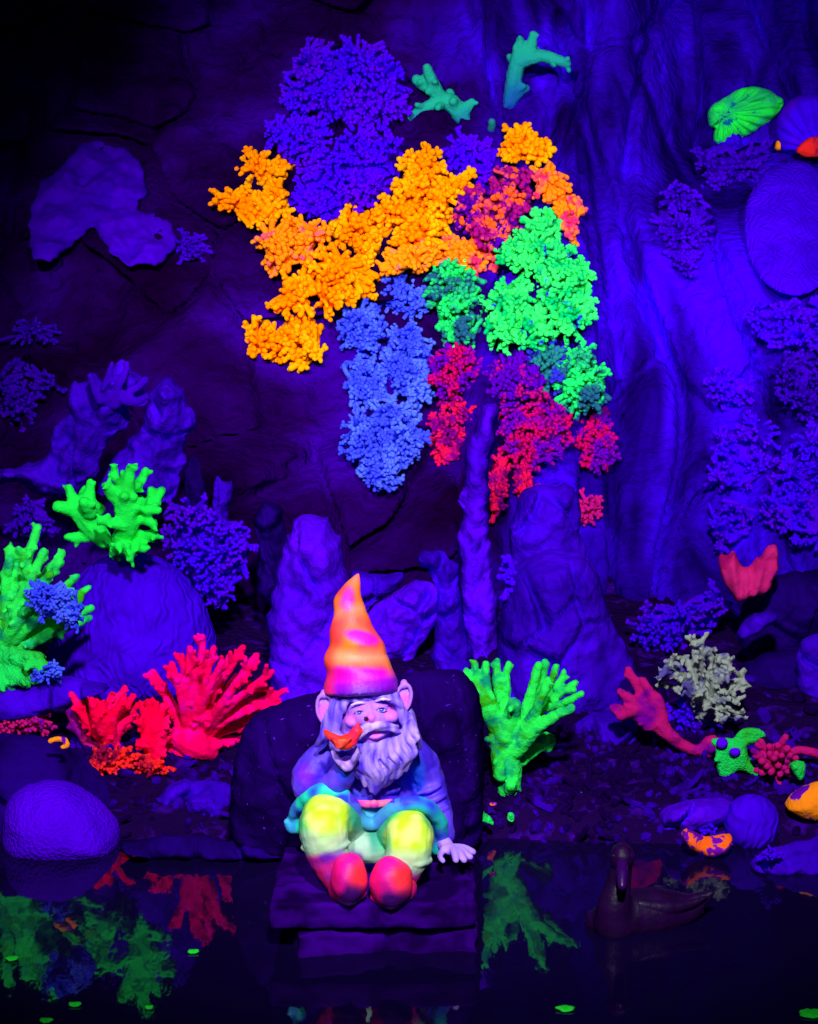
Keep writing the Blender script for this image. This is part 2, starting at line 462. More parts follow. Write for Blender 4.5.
# ------------------------------------------------------------------ stone slabs the gnome sits on
def prism(name, plan, z0, z1, material, label, cat, amp=.004, nseg=26, seed=1, group=None):
    """a flat stone with an uneven rim: plan is a list of (x, y) corners, counter-clockwise"""
    R = []
    P = [Vector(p) for p in plan]
    for i in range(len(P)):
        a, b = P[i], P[(i + 1) % len(P)]; n = max(2, int((b - a).length / .008))
        for k in range(n): R.append(a.lerp(b, k / n))
    cen = sum(R, Vector((0, 0))) / len(R)
    g = Geo(); prof = [(.0, .0), (.5, 0), (.96, 0), (.992, .12), (1, .35), (1, .5), (.993, .65), (1.0, .85), (.985, 1), (.96, 1.0), (.8, 1), (.5, 1), (.25, 1), (.0, 1)]
    n = len(R)
    for (s_, t) in prof:
        for p in R:
            q = cen + (p - cen) * max(s_, .001)
            z = z0 + (z1 - z0) * t
            q3 = Vector((q.x, q.y, z))
            j = amp * fbm(q.x * 25 + seed, q.y * 25, z * 60, 4)
            q3.x += j; q3.y += j * 1.2 + amp * noise.noise((q.x * 60, z * 90, seed)); q3.z += .5 * j * (1 if t > .8 else 1)
            g.v.append(q3)
    for i in range(len(prof) - 1):
        for k in range(n):
            g.f.append((i * n + k, i * n + (k + 1) % n, (i + 1) * n + (k + 1) % n, (i + 1) * n + k))
    ob = g.build(name, material)
    tag(ob, label, cat, group); return ob

def XY(px, py, z):
    Y = YZ(py, z); return (W(px, py, Y).x, Y)
TOPZ = .072
prism('stone_slab', [XY(270, 903, TOPZ), XY(375, 905, TOPZ), XY(476, 902, TOPZ), XY(474, 845, TOPZ), XY(285, 845, TOPZ), XY(276, 870, TOPZ)], .036, TOPZ, SLATE,
      'dark flat slate slab directly under the seated gnome', 'stone slab', seed=2)
prism('stone_slab', [XY(300, 956, .002), XY(380, 950, .002), XY(477, 951, .002), (W(470, 850, 3.6).x, 3.58), (W(290, 850, 3.6).x, 3.58), XY(288, 925, .02)], -.02, .030, SLATE,
      'lower wet slate slab at the waterline below the gnome slab', 'stone slab', amp=.006, seed=7)

# ------------------------------------------------------------------ rocks
def rock(name, pts, Y, thick, m, label, cat='rock', **k):
    if m in (VIOLET, VIOLET_B, DARKROCK, DARKSPECK): k.setdefault('crack', .012)
    return inflate(name, pts, Y, thick, m, label, cat, **k)

rock('boulder', [(232, 860), (230, 790), (236, 745), (250, 716), (285, 702), (330, 688), (400, 674), (448, 668), (470, 676), (481, 696), (485, 740), (484, 800), (480, 860)],
     3.66, .07, DARKSPECK, 'big dark speckled rock block right behind the gnome', prof=40, amp=.008, power=.6, seed=3)
rock("boulder", [(2, 835), (4, 805), (20, 787), (45, 781), (72, 785), (98, 800), (119, 824), (121, 842), (112, 854), (80, 862), (40, 863), (10, 855)],
     3.70, .085, ROUGHV, 'rounded violet pitted stone at the water edge, far left', rough=1, amp=.003)
rock('boulder', [(-50, 742), (0, 734), (40, 736), (72, 748), (98, 772), (118, 800), (150, 850), (150, 870), (-50, 870)], 3.80, .10, DARKROCK,
     'large dark smooth boulder rising behind the round violet stone', amp=.006)
rock('flat_rock', [(-40, 690), (20, 684), (60, 676), (105, 684), (112, 690), (70, 700), (50, 712), (0, 722), (-40, 724)], 3.93, .05, VIOLET,
     'flat violet ledge rock below the big green and blue coral', rough=2)
rock('boulder', [(44, 720), (46, 660), (58, 600), (84, 566), (128, 550), (168, 560), (200, 592), (218, 640), (224, 700), (222, 730)], 4.22, .11, BRAIN,
     'big grooved dome boulder under the small green coral', rough=2, amp=.006)
rock('rock_spire', [(268, 720), (268, 640), (272, 590), (282, 545), (296, 512), (312, 514), (330, 520), (343, 542), (350, 600), (362, 660), (362, 720)], 4.17, .07, VIOLET_B,
     'broad pale violet rock spire behind the gnome hat, left side', amp=.013, freq=18, it=1, rough=5)
rock('rock', [(350, 612), (346, 585), (352, 570), (385, 574), (408, 570), (398, 588), (380, 598), (368, 610)], 4.36, .03, VIOLET,
     'small angular violet rock above and behind the hat', amp=.004)
rock('rock', [(356, 640), (366, 612), (388, 596), (412, 580), (430, 578), (440, 592), (438, 622), (424, 640), (412, 662), (384, 664), (360, 660)], 4.26, .04, VIOLET_B,
     'cracked pale violet rock chunk right of the hat', amp=.012, freq=22, it=1)
rock('rock_post', [(466, 690), (464, 600), (458, 560), (460, 500), (466, 455), (478, 420), (488, 402), (497, 404), (496, 430), (489, 470), (487, 520), (490, 570), (498, 620), (499, 690)], 4.3, .035, VIOLET_B,
     'tall narrow violet rock post standing under the crimson coral', amp=.013, freq=26, rough=5, it=1, power=.8)
rock('rock_post', [(426, 690), (436, 620), (434, 570), (417, 560), (424, 552), (442, 550), (456, 558), (462, 590), (470, 640), (472, 690)], 4.27, .035, VIOLET,
     'short hooked violet rock post left of the tall post', amp=.013, freq=26, rough=5, it=1, power=.8)
rock('rock', [(506, 590), (512, 560), (508, 528), (516, 506), (522, 492), (540, 482), (556, 488), (566, 480), (578, 492), (582, 512), (578, 530), (587, 548), (584, 590)], 4.36, .06, VIOLET,
     'dull violet rock behind the dark mound, below the crimson coral', amp=.006)
rock('rock_mound', [(494, 730), (498, 660), (500, 600), (512, 566), (545, 548), (585, 552), (600, 580), (612, 620), (632, 655), (640, 690), (640, 730)], 4.13, .09, VIOLET,
     'large sloping violet rock mound behind the right green coral', amp=.008)
rock('rock', [(536, 778), (552, 745), (575, 722), (602, 708), (628, 716), (640, 732), (628, 750), (600, 768), (574, 784), (548, 790)], 3.98, .04, VIOLET,
     'tilted wedge of violet rock left of the crimson hand-shaped coral', it=1, amp=.006)
rock('rock', [(600, 712), (602, 690), (640, 668), (668, 690), (660, 720), (640, 735)], 4.10, .04, DARKROCK, 'dark rock behind the crimson hand-shaped coral')
rock('rock_stump', [(-33.0, 470.9), (0.0, 469.0), (22.0, 463.5), (36.7, 461.7), (49.5, 454.4), (48.4, 443.4), (51.3, 432.4), (60.5, 421.3), (70.4, 414.0), (66.7, 401.2), (67.8, 392.0), (73.3, 381.0), (81.4, 384.7), (86.2, 382.8), (88.0, 373.7), (93.9, 371.5), (99.0, 374.4), (102.7, 386.5), (110.0, 373.7), (113.7, 366.3), (121.0, 359.7), (128.3, 363.4), (133.8, 370.0), (140.8, 374.4), (146.7, 381.0), (150.3, 399.3), (144.8, 405.9), (135.7, 406.7), (126.5, 404.8), (129.1, 421.3), (126.5, 429.4), (117.3, 432.4), (106.3, 443.4), (101.9, 458.0), (99.0, 472.7), (88.0, 483.7), (66.0, 498.4), (40.3, 494.7), (22.0, 481.9), (0.0, 483.7), (-33.0, 487.4)], 4.42, .045, VIOLET,
     'dull violet stump with stubby tops and a branch reaching to the left edge', 'rock stump', amp=.014, freq=24, it=1, rough=4, power=.8)
rock('rock_stump', [(96.1, 498.4), (99.7, 483.7), (107.1, 465.4), (124.7, 443.4), (136.4, 432.4), (143.0, 425.0), (144.5, 414.0), (150.3, 404.8), (149.6, 392.0), (155.5, 383.9), (165.0, 381.0), (172.4, 378.1), (177.5, 384.7), (185.2, 389.1), (187.8, 399.3), (192.2, 408.1), (198.4, 414.0), (196.6, 425.0), (188.9, 430.9), (186.3, 443.4), (187.0, 458.0), (181.5, 470.9), (180.4, 487.4), (176.0, 502.0), (146.7, 502.0), (121.0, 498.4)], 4.38, .045, VIOLET,
     'leaning craggy violet rock stump behind the small green coral', 'rock stump', amp=.014, freq=24, it=1, rough=5, power=.8, seed=3)
rock('rock_stump', [(204, 560), (210, 520), (214, 480), (219, 476), (224, 481), (233, 479), (230, 500), (229, 520), (232, 560)], 4.40, .02, VIOLET, 'thin square-topped violet stump right of the leaning stump', 'rock stump', it=1, amp=.01, freq=30)
rock('rock', [(180, 530), (186, 490), (183, 472), (192, 455), (200, 462), (203, 480), (209, 494), (204, 530)], 4.45, .02, DARKROCK, 'dark narrow rock between two violet stumps')
rock('rock', [(258, 560), (256, 505), (268, 498), (284, 510), (284, 560), (275, 600), (260, 600)], 4.32, .04, DARKROCK, 'dark rock left of the broad pale spire', amp=.014, freq=26, it=1, rough=6)
rock('rock', [(120, 842), (180, 836), (240, 842), (282, 846), (284, 856), (240, 858), (160, 855), (120, 850)], 3.64, .03, DARKROCK, 'long low dark ledge along the left shoreline')
rock('rock', [(158, 800), (166, 786), (196, 778), (222, 780), (238, 792), (236, 826), (216, 838), (188, 832), (164, 822)], 3.78, .035, VIOLET, 'rough violet rock below the tall red coral', amp=.012, freq=26, rough=5)
rock('rock', [(150, 790), (150, 762), (176, 748), (206, 752), (230, 730), (262, 700), (280, 712), (270, 770), (240, 800), (190, 800)], 3.98, .05, DARKROCK, 'dark rock that carries the tall red coral')
rock('flat_rock', [(658, 818), (662, 808), (690, 800), (722, 797), (736, 804), (732, 818), (706, 828), (676, 832), (660, 828)], 3.72, .03, VIOLET_B, 'flat oblong violet stone above the orange half shell', rough=1)
rock('brain_coral_stone', ell(752, 822, 29, 28), 3.69, .035, BRAIN, 'round grooved violet stone right of the flat oblong stone', 'coral stone', rough=1, amp=.003)
rock('rock', [(748, 862), (770, 850), (800, 842), (830, 832), (860, 830), (860, 880), (790, 878), (756, 874)], 3.60, .04, VIOLET, 'violet rock wedge at the waterline, right edge', amp=.008)
rock('rock_block', [(736, 640), (740, 600), (770, 580), (800, 570), (860, 566), (860, 660), (800, 664), (745, 660)], 4.35, .06, DARKROCK, 'dark upper block of the right rock ledge', it=1, amp=.012)
rock('rock_block', [(742, 720), (738, 668), (770, 650), (860, 650), (860, 730), (800, 742), (760, 738)], 4.22, .06, DARKROCK, 'dark lower block of the right rock ledge', it=1, amp=.012, seed=4)
rock('rock', [(795, 655), (800, 640), (818, 632), (850, 640), (850, 700), (815, 712), (798, 700)], 4.14, .03, VIOLET, 'small violet rock on the right ledge, at the picture edge', amp=.006)
rock('rock', [(734, 636), (744, 618), (772, 608), (780, 616), (760, 632), (742, 642)], 4.2, .02, VIOLET, 'thin violet stone on the right ledge beneath the pink fan', amp=.004)

# ------------------------------------------------------------------ coral builders
def mass(name, pts, m, label, Y=None, sp=6.0, r=2.7, bulge=None, core=True, knobs=2, L=3.2, seed=1, cat='coral', group=None, lobes=None, off=0.0, voxel=None, parent=None):
    """a bushy colony: fingers that radiate from lobe centres and end in little knobs, over a lumpy core"""
    rnd = random.Random(seed * 31 + 7)
    O = [(p.x, p.y) for p in smooth_outline(pts, 4, 1.5, it=1)]
    A = np.array(O); cen = A.mean(0)
    tilt = 0
    if Y is None:
        Y = onwall(cen[0], cen[1]) - .01 - off
        a_, b_ = onwall(cen[0], A[:, 1].min()), onwall(cen[0], A[:, 1].max())
        z_ = W(cen[0], A[:, 1].min(), a_).z - W(cen[0], A[:, 1].max(), b_).z
        tilt = max(0, min(1.8, (a_ - b_) / max(z_, .02)))
    cz = W(cen[0], cen[1], Y).z
    def WL(x, y, dy):
        yy = Y
        for _ in range(4 if tilt else 0): yy = Y + tilt * (W(x, y, yy).z - cz) * .7 + (yy - Y) * .3
        return W(x, y, yy + dy)
    k = K(Y)
    lo, hi = A.min(0), A.max(0)
    T = []; y = lo[1]; row = 0
    while y < hi[1] + sp:
        x = lo[0] + (sp / 2 if row % 2 else 0)
        while x < hi[0] + sp:
            T.append((x + rnd.uniform(-.38, .38) * sp, y + rnd.uniform(-.38, .38) * sp)); x += sp
        y += sp * .87; row += 1
    T = np.array(T); T = T[inside(T, O)]
    if len(T) == 0: return
    d = dist_poly(T, O); D = max(d.max(), 1)
    bulge = bulge or min(.075, D * k * 1.05)
    area = len(T) * sp * sp
    nl = lobes or max(1, round(area / 1500))
    # lobe centres by farthest point among the deeper tips
    deep = T[d > .35 * D]
    if len(deep) < nl: deep = T
    cs = [deep[np.argmin(((deep - deep.mean(0)) ** 2).sum(1))]] if nl == 1 else [deep[rnd.randrange(len(deep))]]
    while len(cs) < nl:
        q = np.min([((deep - c) ** 2).sum(1) for c in cs], 0); cs.append(deep[np.argmax(q)])
    g = Geo()
    if core:
        cg = inflate('c', [tuple(cen + (np.array(p) - cen) * .78) for p in pts], Y, bulge * .28, None, geo_only=True, amp=.003, step=5, rough=1, prof=D, tilt=tilt)
        g.v += cg.v; g.f += cg.f
    for t, dd in zip(T, d):
        c = min(cs, key=lambda q: (q[0] - t[0]) ** 2 + (q[1] - t[1]) ** 2)
        q = min(1, dd / D)
        h = bulge * (1 - (1 - q) ** 2) ** .5
        if q < .25 and rnd.random() < .3: continue
        # each lobe is a dome of its own
        ld = math.hypot(t[0] - c[0], t[1] - c[1]) / max(6, math.sqrt(area / nl / math.pi))
        h *= .42 + .58 * max(0, 1 - ld ** 2) ** .5
        out = rnd.uniform(-.3, .8) * sp if q < .3 else 0
        od = max(1e-3, math.hypot(t[0] - c[0], t[1] - c[1]))
        tx, ty = t[0] + (t[0] - c[0]) / od * out, t[1] + (t[1] - c[1]) / od * out
        tip = WL(tx, ty, -h - k * rnd.uniform(-.6, 1.3) * sp)
        root = WL(c[0], c[1], bulge * .25)
        v = tip - root
        ln = v.length
        v.normalize()
        st = tip - v * min(ln, L * sp * k * rnd.uniform(.8, 1.1)) if core else root + v * ln * .12
        rr = r * k * rnd.uniform(.85, 1.15)
        mid = st.lerp(tip, .55) + Vector([rnd.uniform(-1, 1) for _ in range(3)]) * rr * .8
        g.tube([st, mid, tip], [rr * .9, rr * .9, rr * .95], 6)
        for _ in range(knobs):
            u = Vector([rnd.uniform(-1, 1) for _ in range(3)]); u = (u - v * u.dot(v)).normalized()
            s0 = st.lerp(tip, rnd.uniform(.6, .95))
            g.tube([s0, s0 + (u * 1.0 + v * .7) * rr * rnd.uniform(1.1, 1.7)], [rr * .7, rr * .72], 5)
    ob = g.build(name, m, parent)
    if parent is None: tag(ob, label, cat, group)
    elif label: ob['label'] = label
    return ob

def branches(name, specs, Y, m, label, k=None, knob=.0, seed=1, voxel=.0032, parent=None, cat='coral', group=None, amp=.0012, paint=None, smooth=2):
    """specs: list of branches, each a list of (px, py, radius px[, dY metres])"""
    rnd = random.Random(seed * 17 + 3); g = Geo(); kk = k or K(Y)
    for b in specs:
        P = [W(q[0], q[1], Y + (q[3] if len(q) > 3 else 0)) for q in b]
        R = [q[2] * kk for q in b]
        # smooth the path
        if len(P) > 2:
            PP, RR = [], []
            for i in range(len(P) - 1):
                p0, p1, p2, p3 = P[max(i - 1, 0)], P[i], P[i + 1], P[min(i + 2, len(P) - 1)]
                for s_ in (0, .33, .66):
                    s2, s3 = s_ * s_, s_ ** 3
                    PP.append(.5 * ((2 * p1) + (p2 - p0) * s_ + (2 * p0 - 5 * p1 + 4 * p2 - p3) * s2 + (3 * p1 - p0 - 3 * p2 + p3) * s3))
                    RR.append(R[i] * (1 - s_) + R[i + 1] * s_)
            PP.append(P[-1]); RR.append(R[-1]); P, R = PP, RR
        g.tube(P, R, 8)
        if knob:
            ln = sum((P[i + 1] - P[i]).length for i in range(len(P) - 1))
            for _ in range(int(ln / kk * knob)):
                i = rnd.randrange(len(P) - 1); s_ = rnd.random()
                c = P[i].lerp(P[i + 1], s_); r = R[i] * (1 - s_) + R[i + 1] * s_
                v = (P[i + 1] - P[i]).normalized()
                u = Vector([rnd.uniform(-1, 1) for _ in range(3)]); u = (u - v * u.dot(v)).normalized()
                e = c + (u + v * .8).normalized() * r * rnd.uniform(1.3, 2.1)
                g.tube([c, e], [r * .6, r * .5], 6)
    dp = (lambda p: amp * fbm(p.x * 90, p.y * 90, p.z * 90, 3)) if amp else None
    ob = g.build(name, m, parent, voxel=voxel, smooth=smooth, disp=dp, paint=paint)
    if parent is None: tag(ob, label, cat, group)
    elif label: ob['label'] = label
    return ob

def fan(base, tips, r0, r1, mid=.55, seed=1, spread=.03, via=None):
    """branches from a base to each tip with a bend and a depth spread"""
    rnd = random.Random(seed); out = []
    for t in tips:
        bx, by = via(t) if via else base
        rr = t[2] if len(t) > 2 else r1
        dy = rnd.uniform(-spread, spread)
        mx = bx + (t[0] - bx) * mid * .8; my = by + (t[1] - by) * mid * 1.1
        out.append([(base[0], base[1], r0, 0), (mx, my, (r0 + rr) / 2.1, dy * .6), (t[0], t[1], rr, dy)])
    return out
#CORALS
# ------------------------------------------------------------------ corals on the wall: purple ones first
mass('bushy_coral', [(282, 78), (292, 50), (322, 38), (352, 32), (384, 40), (396, 58), (408, 92), (410, 120), (390, 128), (350, 130), (310, 122), (284, 108)], PURPLE, 'large bushy purple coral at the top, left of the left teal antler coral', sp=7, r=2.6, seed=1, L=3.6)
mass('bushy_coral', [(262, 138), (272, 114), (300, 106), (330, 112), (334, 140), (318, 160), (296, 168), (272, 152)], PURPLE, 'small purple bushy coral just above the upper left orange lobe', sp=6.5, r=2.5, seed=2, off=.01)
mass('bushy_coral', [(290, 212), (292, 176), (316, 152), (338, 128), (380, 124), (408, 126), (402, 160), (392, 192), (372, 208), (346, 218), (316, 224)], PURPLE, 'wide purple bushy coral in the notch between the orange corals', sp=6.5, r=2.5, seed=3, off=-.01)
mass('bushy_coral', [(436, 160), (444, 138), (460, 128), (484, 134), (500, 156), (498, 184), (478, 190), (456, 176), (444, 168)], PURPLE, 'small purple coral between the orange masses, below the left antler coral', sp=6, r=2.4, seed=4)
rock('plate_coral', [(28, 220), (34, 190), (62, 166), (74, 148), (94, 131), (119, 138), (131, 152), (145, 180), (150, 195), (137, 204), (142, 213), (160, 213), (176, 228), (176, 246), (164, 262), (136, 268), (116, 260), (100, 236), (88, 226), (76, 246), (56, 260), (38, 263), (30, 244)], onwall(95, 200) - .02, .045, PURPLE_DIM,
     'dull purple plate coral spreading on the dark upper left wall', 'coral', amp=.012, freq=18, rough=5, tilt=wtilt(95, 150, 250))
mass('bushy_coral', [(170, 240), (186, 226), (206, 230), (214, 246), (200, 262), (186, 266), (172, 258)], PURPLE_DIM, 'tiny dull purple bush at the right end of the plate coral', sp=7, r=2.2, seed=5)
mass('bushy_coral', [(-20, 372), (10, 360), (36, 364), (60, 372), (66, 390), (40, 400), (36, 420), (12, 432), (-20, 424)], PURPLE_DIM, 'dull purple bush on the left wall above the branching stump', sp=8, r=2.6, seed=6)
mass('bushy_coral', [(0, 330), (18, 312), (50, 314), (68, 324), (60, 344), (30, 350), (6, 346)], PURPLE_DIM, 'faint dark purple bush, uppermost on the left edge', sp=9, r=2.0, core=False, seed=7)
mass('bushy_coral', [(8, 540), (6, 515), (22, 496), (44, 500), (58, 520), (60, 536), (40, 548)], PURPLE_DIM, 'dim purple bush between the branching stump and the big green coral', Y=4.3, sp=8, r=2.8, seed=8)
branches('finger_coral', [[(108, 404, 6, .01), (104, 390, 4), (109, 374, 3.4), (112, 364, 2.8)], [(112, 404, 6, .01), (118, 386, 4.5), (126, 372, 3.6), (127, 363, 3)], [(116, 404, 6, .01), (130, 392, 4.5), (142, 384, 3.6), (146, 378, 2.6)], [(100, 400, 5), (94, 388, 4), (91, 376, 3)], [(124, 400, 5), (136, 402, 5), (146, 396, 3.4)]],
         4.36, PURPLE_DIM, 'stubby violet finger coral on top of the branching stump', knob=.1, seed=41)
mass('bushy_coral', [(162, 560), (160, 520), (176, 494), (206, 500), (236, 512), (252, 536), (250, 580), (236, 606), (206, 612), (186, 590)], PURPLE, 'purple bushy coral behind the big grooved dome boulder', Y=4.30, sp=7.5, r=2.6, seed=10)
for i, (pts, lab, mm, sp) in enumerate([
    ([(650, 230), (652, 196), (670, 180), (690, 178), (706, 200), (716, 226), (712, 256), (690, 280), (670, 268), (656, 248)], 'dull purple bush on the wall below and left of the green leaf coral', PURPLE_DIM, 7),
    ([(690, 152), (708, 140), (730, 150), (760, 134), (776, 140), (770, 170), (748, 190), (722, 204), (700, 186)], 'dull purple bush just under the green leaf coral', PURPLE_DIM, 7),
    ([(738, 316), (752, 298), (784, 300), (840, 300), (840, 352), (800, 356), (764, 350), (746, 336)], 'purple bush right below the big grooved disc', PURPLE, 7.5),
    ([(706, 400), (708, 376), (724, 366), (750, 374), (764, 392), (756, 410), (730, 414), (714, 408)], 'small purple bush, leftmost on the right wall below the disc', PURPLE, 7),
    ([(770, 372), (780, 352), (840, 350), (840, 420), (796, 420), (776, 402)], 'purple bush at the right edge in the middle height', PURPLE_DIM, 7.5),
    ([(702, 470), (706, 440), (724, 420), (752, 410), (778, 424), (784, 460), (764, 486), (734, 496), (710, 492)], 'purple tangled coral on the right wall, left of the largest tangle', PURPLE, 8.5),
    ([(752, 520), (764, 486), (786, 440), (810, 424), (850, 420), (850, 540), (816, 548), (780, 540)], 'largest purple tangled coral at the right edge above the pink fan', PURPLE, 8.5),
    ([(702, 536), (706, 508), (728, 496), (752, 500), (756, 522), (744, 544), (724, 552)], 'purple tangled coral just left above the pink fan coral', PURPLE, 8.5)]):
    mass('bushy_coral', pts, mm, lab, sp=sp, r=2.5, seed=20 + i, L=4, bulge=.055)
mass('branching_coral', [(626, 640), (630, 612), (650, 604), (668, 608), (690, 594), (708, 584), (730, 592), (734, 610), (716, 628), (690, 640), (672, 662), (644, 662)], PURPLE, 'bright purple branching coral above the pale white coral', Y=4.35, sp=7.5, r=2.6, seed=30, L=4, bulge=.05)
rock('disc_coral', ell(794, 228, 51, 68, 26), onwall(780, 228) - .03, .06, BRAIN, 'huge round grooved disc coral on the right wall', 'coral', rough=1, amp=.002, tilt=wtilt(770, 170, 290))
PURPLE_CORAL = inflate('ribbed_coral', [(775, 140), (776, 118), (786, 102), (804, 94), (830, 94), (850, 110), (850, 140), (820, 150), (796, 156), (780, 152)], onwall(800, 125) - .05, .05, PURPLE,
      'ribbed purple coral at the right edge above the round disc', 'coral', ribs=lambda x, y: .005 * math.sin(math.atan2(y - 150, x - 815) * 22), rough=1, prof=20)
inflate('coral_chip', [(794, 152), (804, 140), (812, 136), (826, 138), (826, 158), (806, 158)], onwall(806, 150) - .075, .012, RED_OR, 'red orange chip under the ribbed purple coral', 'coral', rough=1)
inflate('coral_chip', [(774, 150), (776, 140), (781, 142), (781, 152)], onwall(778, 146) - .04, .006, SHELL_Y, 'tiny orange chip left of the ribbed purple coral', 'coral', rough=0)
inflate('leaf_coral', [(709, 128), (708, 114), (712, 104), (726, 97), (738, 89), (756, 86), (770, 90), (776, 96), (783, 99), (783, 106), (775, 117), (760, 129), (740, 139), (722, 149), (713, 142), (714, 133), (716, 128)], onwall(745, 116) - .06, .022, GREEN_LEAF,
      'bright green folded leaf coral on the upper right wall', 'coral', it=1, rough=1, prof=14, ribs=lambda x, y: .0035 * math.sin(math.atan2(y - 112, x - 722) * 26) - .012 * math.exp(-((y - 126 + (x - 715) * .75) / 3.0) ** 2) * sstep(735, 715, x) - .006 * math.exp(-((y - 101 + (x - 750) * -.08) / 2.0) ** 2) * sstep(725, 745, x), step=1.2)

# ------------------------------------------------------------------ the painted coral display
O_ = [
 ([(234, 166), (240, 152), (256, 151), (267, 155), (289, 160), (294, 166), (283, 176), (270, 187), (248, 186), (251, 176), (238, 172)], ORANGE, 'orange coral lobe, topmost at the left end of the orange mass'),
 ([(217, 206), (219, 188), (240, 184), (254, 190), (286, 182), (290, 201), (289, 220), (267, 224), (251, 231), (243, 216), (242, 206), (230, 208)], ORANGE, 'orange coral lobe reaching farthest left'),
 ([(256, 230), (289, 215), (300, 219), (324, 222), (332, 235), (320, 248), (310, 266), (281, 273), (263, 270), (260, 249)], ORANGE_PINK, 'orange coral with a pink patch at its lower left'),
 ([(324, 228), (345, 201), (351, 203), (372, 211), (380, 195), (396, 193), (402, 206), (390, 228), (385, 249), (379, 271), (361, 278), (351, 251), (329, 246)], ORANGE, 'orange coral in the middle of the orange mass under the purple bush'),
 ([(308, 271), (316, 250), (351, 247), (361, 274), (379, 271), (377, 297), (350, 308), (329, 317), (313, 306), (318, 295), (308, 287)], ORANGE, 'orange coral directly above and left of the topmost blue coral'),
 ([(279, 271), (310, 268), (312, 289), (305, 303), (313, 316), (300, 316), (292, 310), (270, 311), (270, 304), (287, 303), (279, 292)], ORANGE, 'narrow orange coral stem joining the lowest orange lobe'),
 ([(243, 322), (248, 319), (270, 322), (286, 314), (308, 314), (328, 332), (318, 340), (330, 349), (327, 362), (308, 366), (297, 371), (281, 360), (273, 362), (254, 362), (243, 349), (244, 335)], ORANGE, 'lowest orange coral, a broad lobe at the bottom left'),
 ([(398, 161), (412, 148), (432, 147), (447, 164), (474, 172), (472, 190), (456, 198), (458, 222), (446, 239), (418, 251), (396, 255), (385, 230), (392, 195)], ORANGE, 'large orange coral left of the maroon one'),
 ([(383, 249), (418, 243), (446, 238), (442, 262), (427, 270), (402, 272), (376, 274)], ORANGE_PINK, 'pale orange coral directly above the green and blue corals'),
 ([(495, 155), (501, 137), (517, 121), (535, 126), (548, 137), (553, 152), (541, 166), (517, 163), (500, 167)], ORANGE, 'orange coral at the very top right, below the right antler coral'),
 ([(529, 167), (553, 165), (579, 193), (583, 208), (579, 225), (582, 239), (570, 248), (558, 231), (556, 211), (547, 199), (532, 190)], ORANGE_RED, 'orange and red coral strip along the upper right rim'),
 ([(450, 187), (478, 186), (497, 182), (500, 164), (531, 164), (534, 196), (531, 213), (517, 233), (511, 257), (488, 254), (473, 236), (456, 222)], MAROON, 'maroon and orange mottled coral between the two orange masses'),
 ([(428, 252), (444, 228), (462, 235), (478, 241), (514, 236), (512, 264), (480, 277), (455, 270), (435, 264)], ORANGE_RED, 'red orange coral right above the dark green coral'),
]
for i, (p, m_, lab) in enumerate(O_):
    mass('cauliflower_coral', p, m_, lab, seed=40 + i, sp=7.0, r=3.4, off=.012 * ((i * 5) % 3))
B_ = [
 ([(376, 273), (396, 266), (410, 281), (433, 283), (434, 309), (412, 322), (390, 324), (377, 301)], 'uppermost blue coral below the orange mass'),
 ([(335, 326), (341, 307), (365, 297), (383, 307), (388, 328), (380, 350), (355, 355), (340, 342)], 'blue coral bulging farthest left'),
 ([(379, 328), (410, 320), (431, 338), (437, 367), (437, 395), (426, 412), (398, 401), (383, 367)], 'blue coral beside the upper crimson coral'),
 ([(341, 367), (355, 353), (383, 354), (392, 379), (396, 405), (359, 408), (343, 401)], 'blue coral in the middle of the left blue rim'),
 ([(341, 414), (379, 401), (418, 404), (430, 434), (418, 463), (396, 489), (371, 493), (357, 469), (341, 455)], 'lowest and largest blue coral'),
]
for i, (p, lab) in enumerate(B_):
    mass('cauliflower_coral', p, BLUE, lab, seed=60 + i, sp=5.6, r=2.5, off=.012 * ((i * 2) % 3))
G_ = [
 ([(431, 266), (453, 260), (476, 268), (486, 285), (482, 328), (476, 354), (453, 350), (433, 330), (429, 297)], GREEN_TEAL, 'green coral with dark teal patches, right beside the uppermost blue coral'),
 ([(484, 293), (514, 271), (541, 287), (557, 328), (557, 346), (523, 354), (486, 346)], GREEN, 'green coral with blue spots in the middle of the green mass'),
 ([(514, 231), (532, 209), (546, 205), (555, 219), (566, 237), (579, 255), (570, 272), (530, 277), (503, 272), (495, 255)], GREEN, 'green coral at the top of the green mass'),
 ([(539, 262), (570, 254), (598, 268), (588, 289), (596, 309), (592, 332), (570, 342), (551, 330), (539, 297)], GREEN, 'green coral at the right rim of the green mass'),
 ([(521, 348), (555, 342), (576, 348), (572, 375), (557, 397), (531, 381)], TEAL, 'dark teal coral above the crimson corals'),
 ([(555, 399), (555, 367), (578, 338), (596, 348), (612, 379), (610, 403), (578, 419)], GREEN_TEAL, 'round green coral with a dark centre, lowest of the green ones'),
]
for i, (p, m_, lab) in enumerate(G_):
    mass('cauliflower_coral', p, m_, lab, seed=70 + i, sp=6.4, r=3.0, off=.012 * ((i * 2 + 1) % 3))
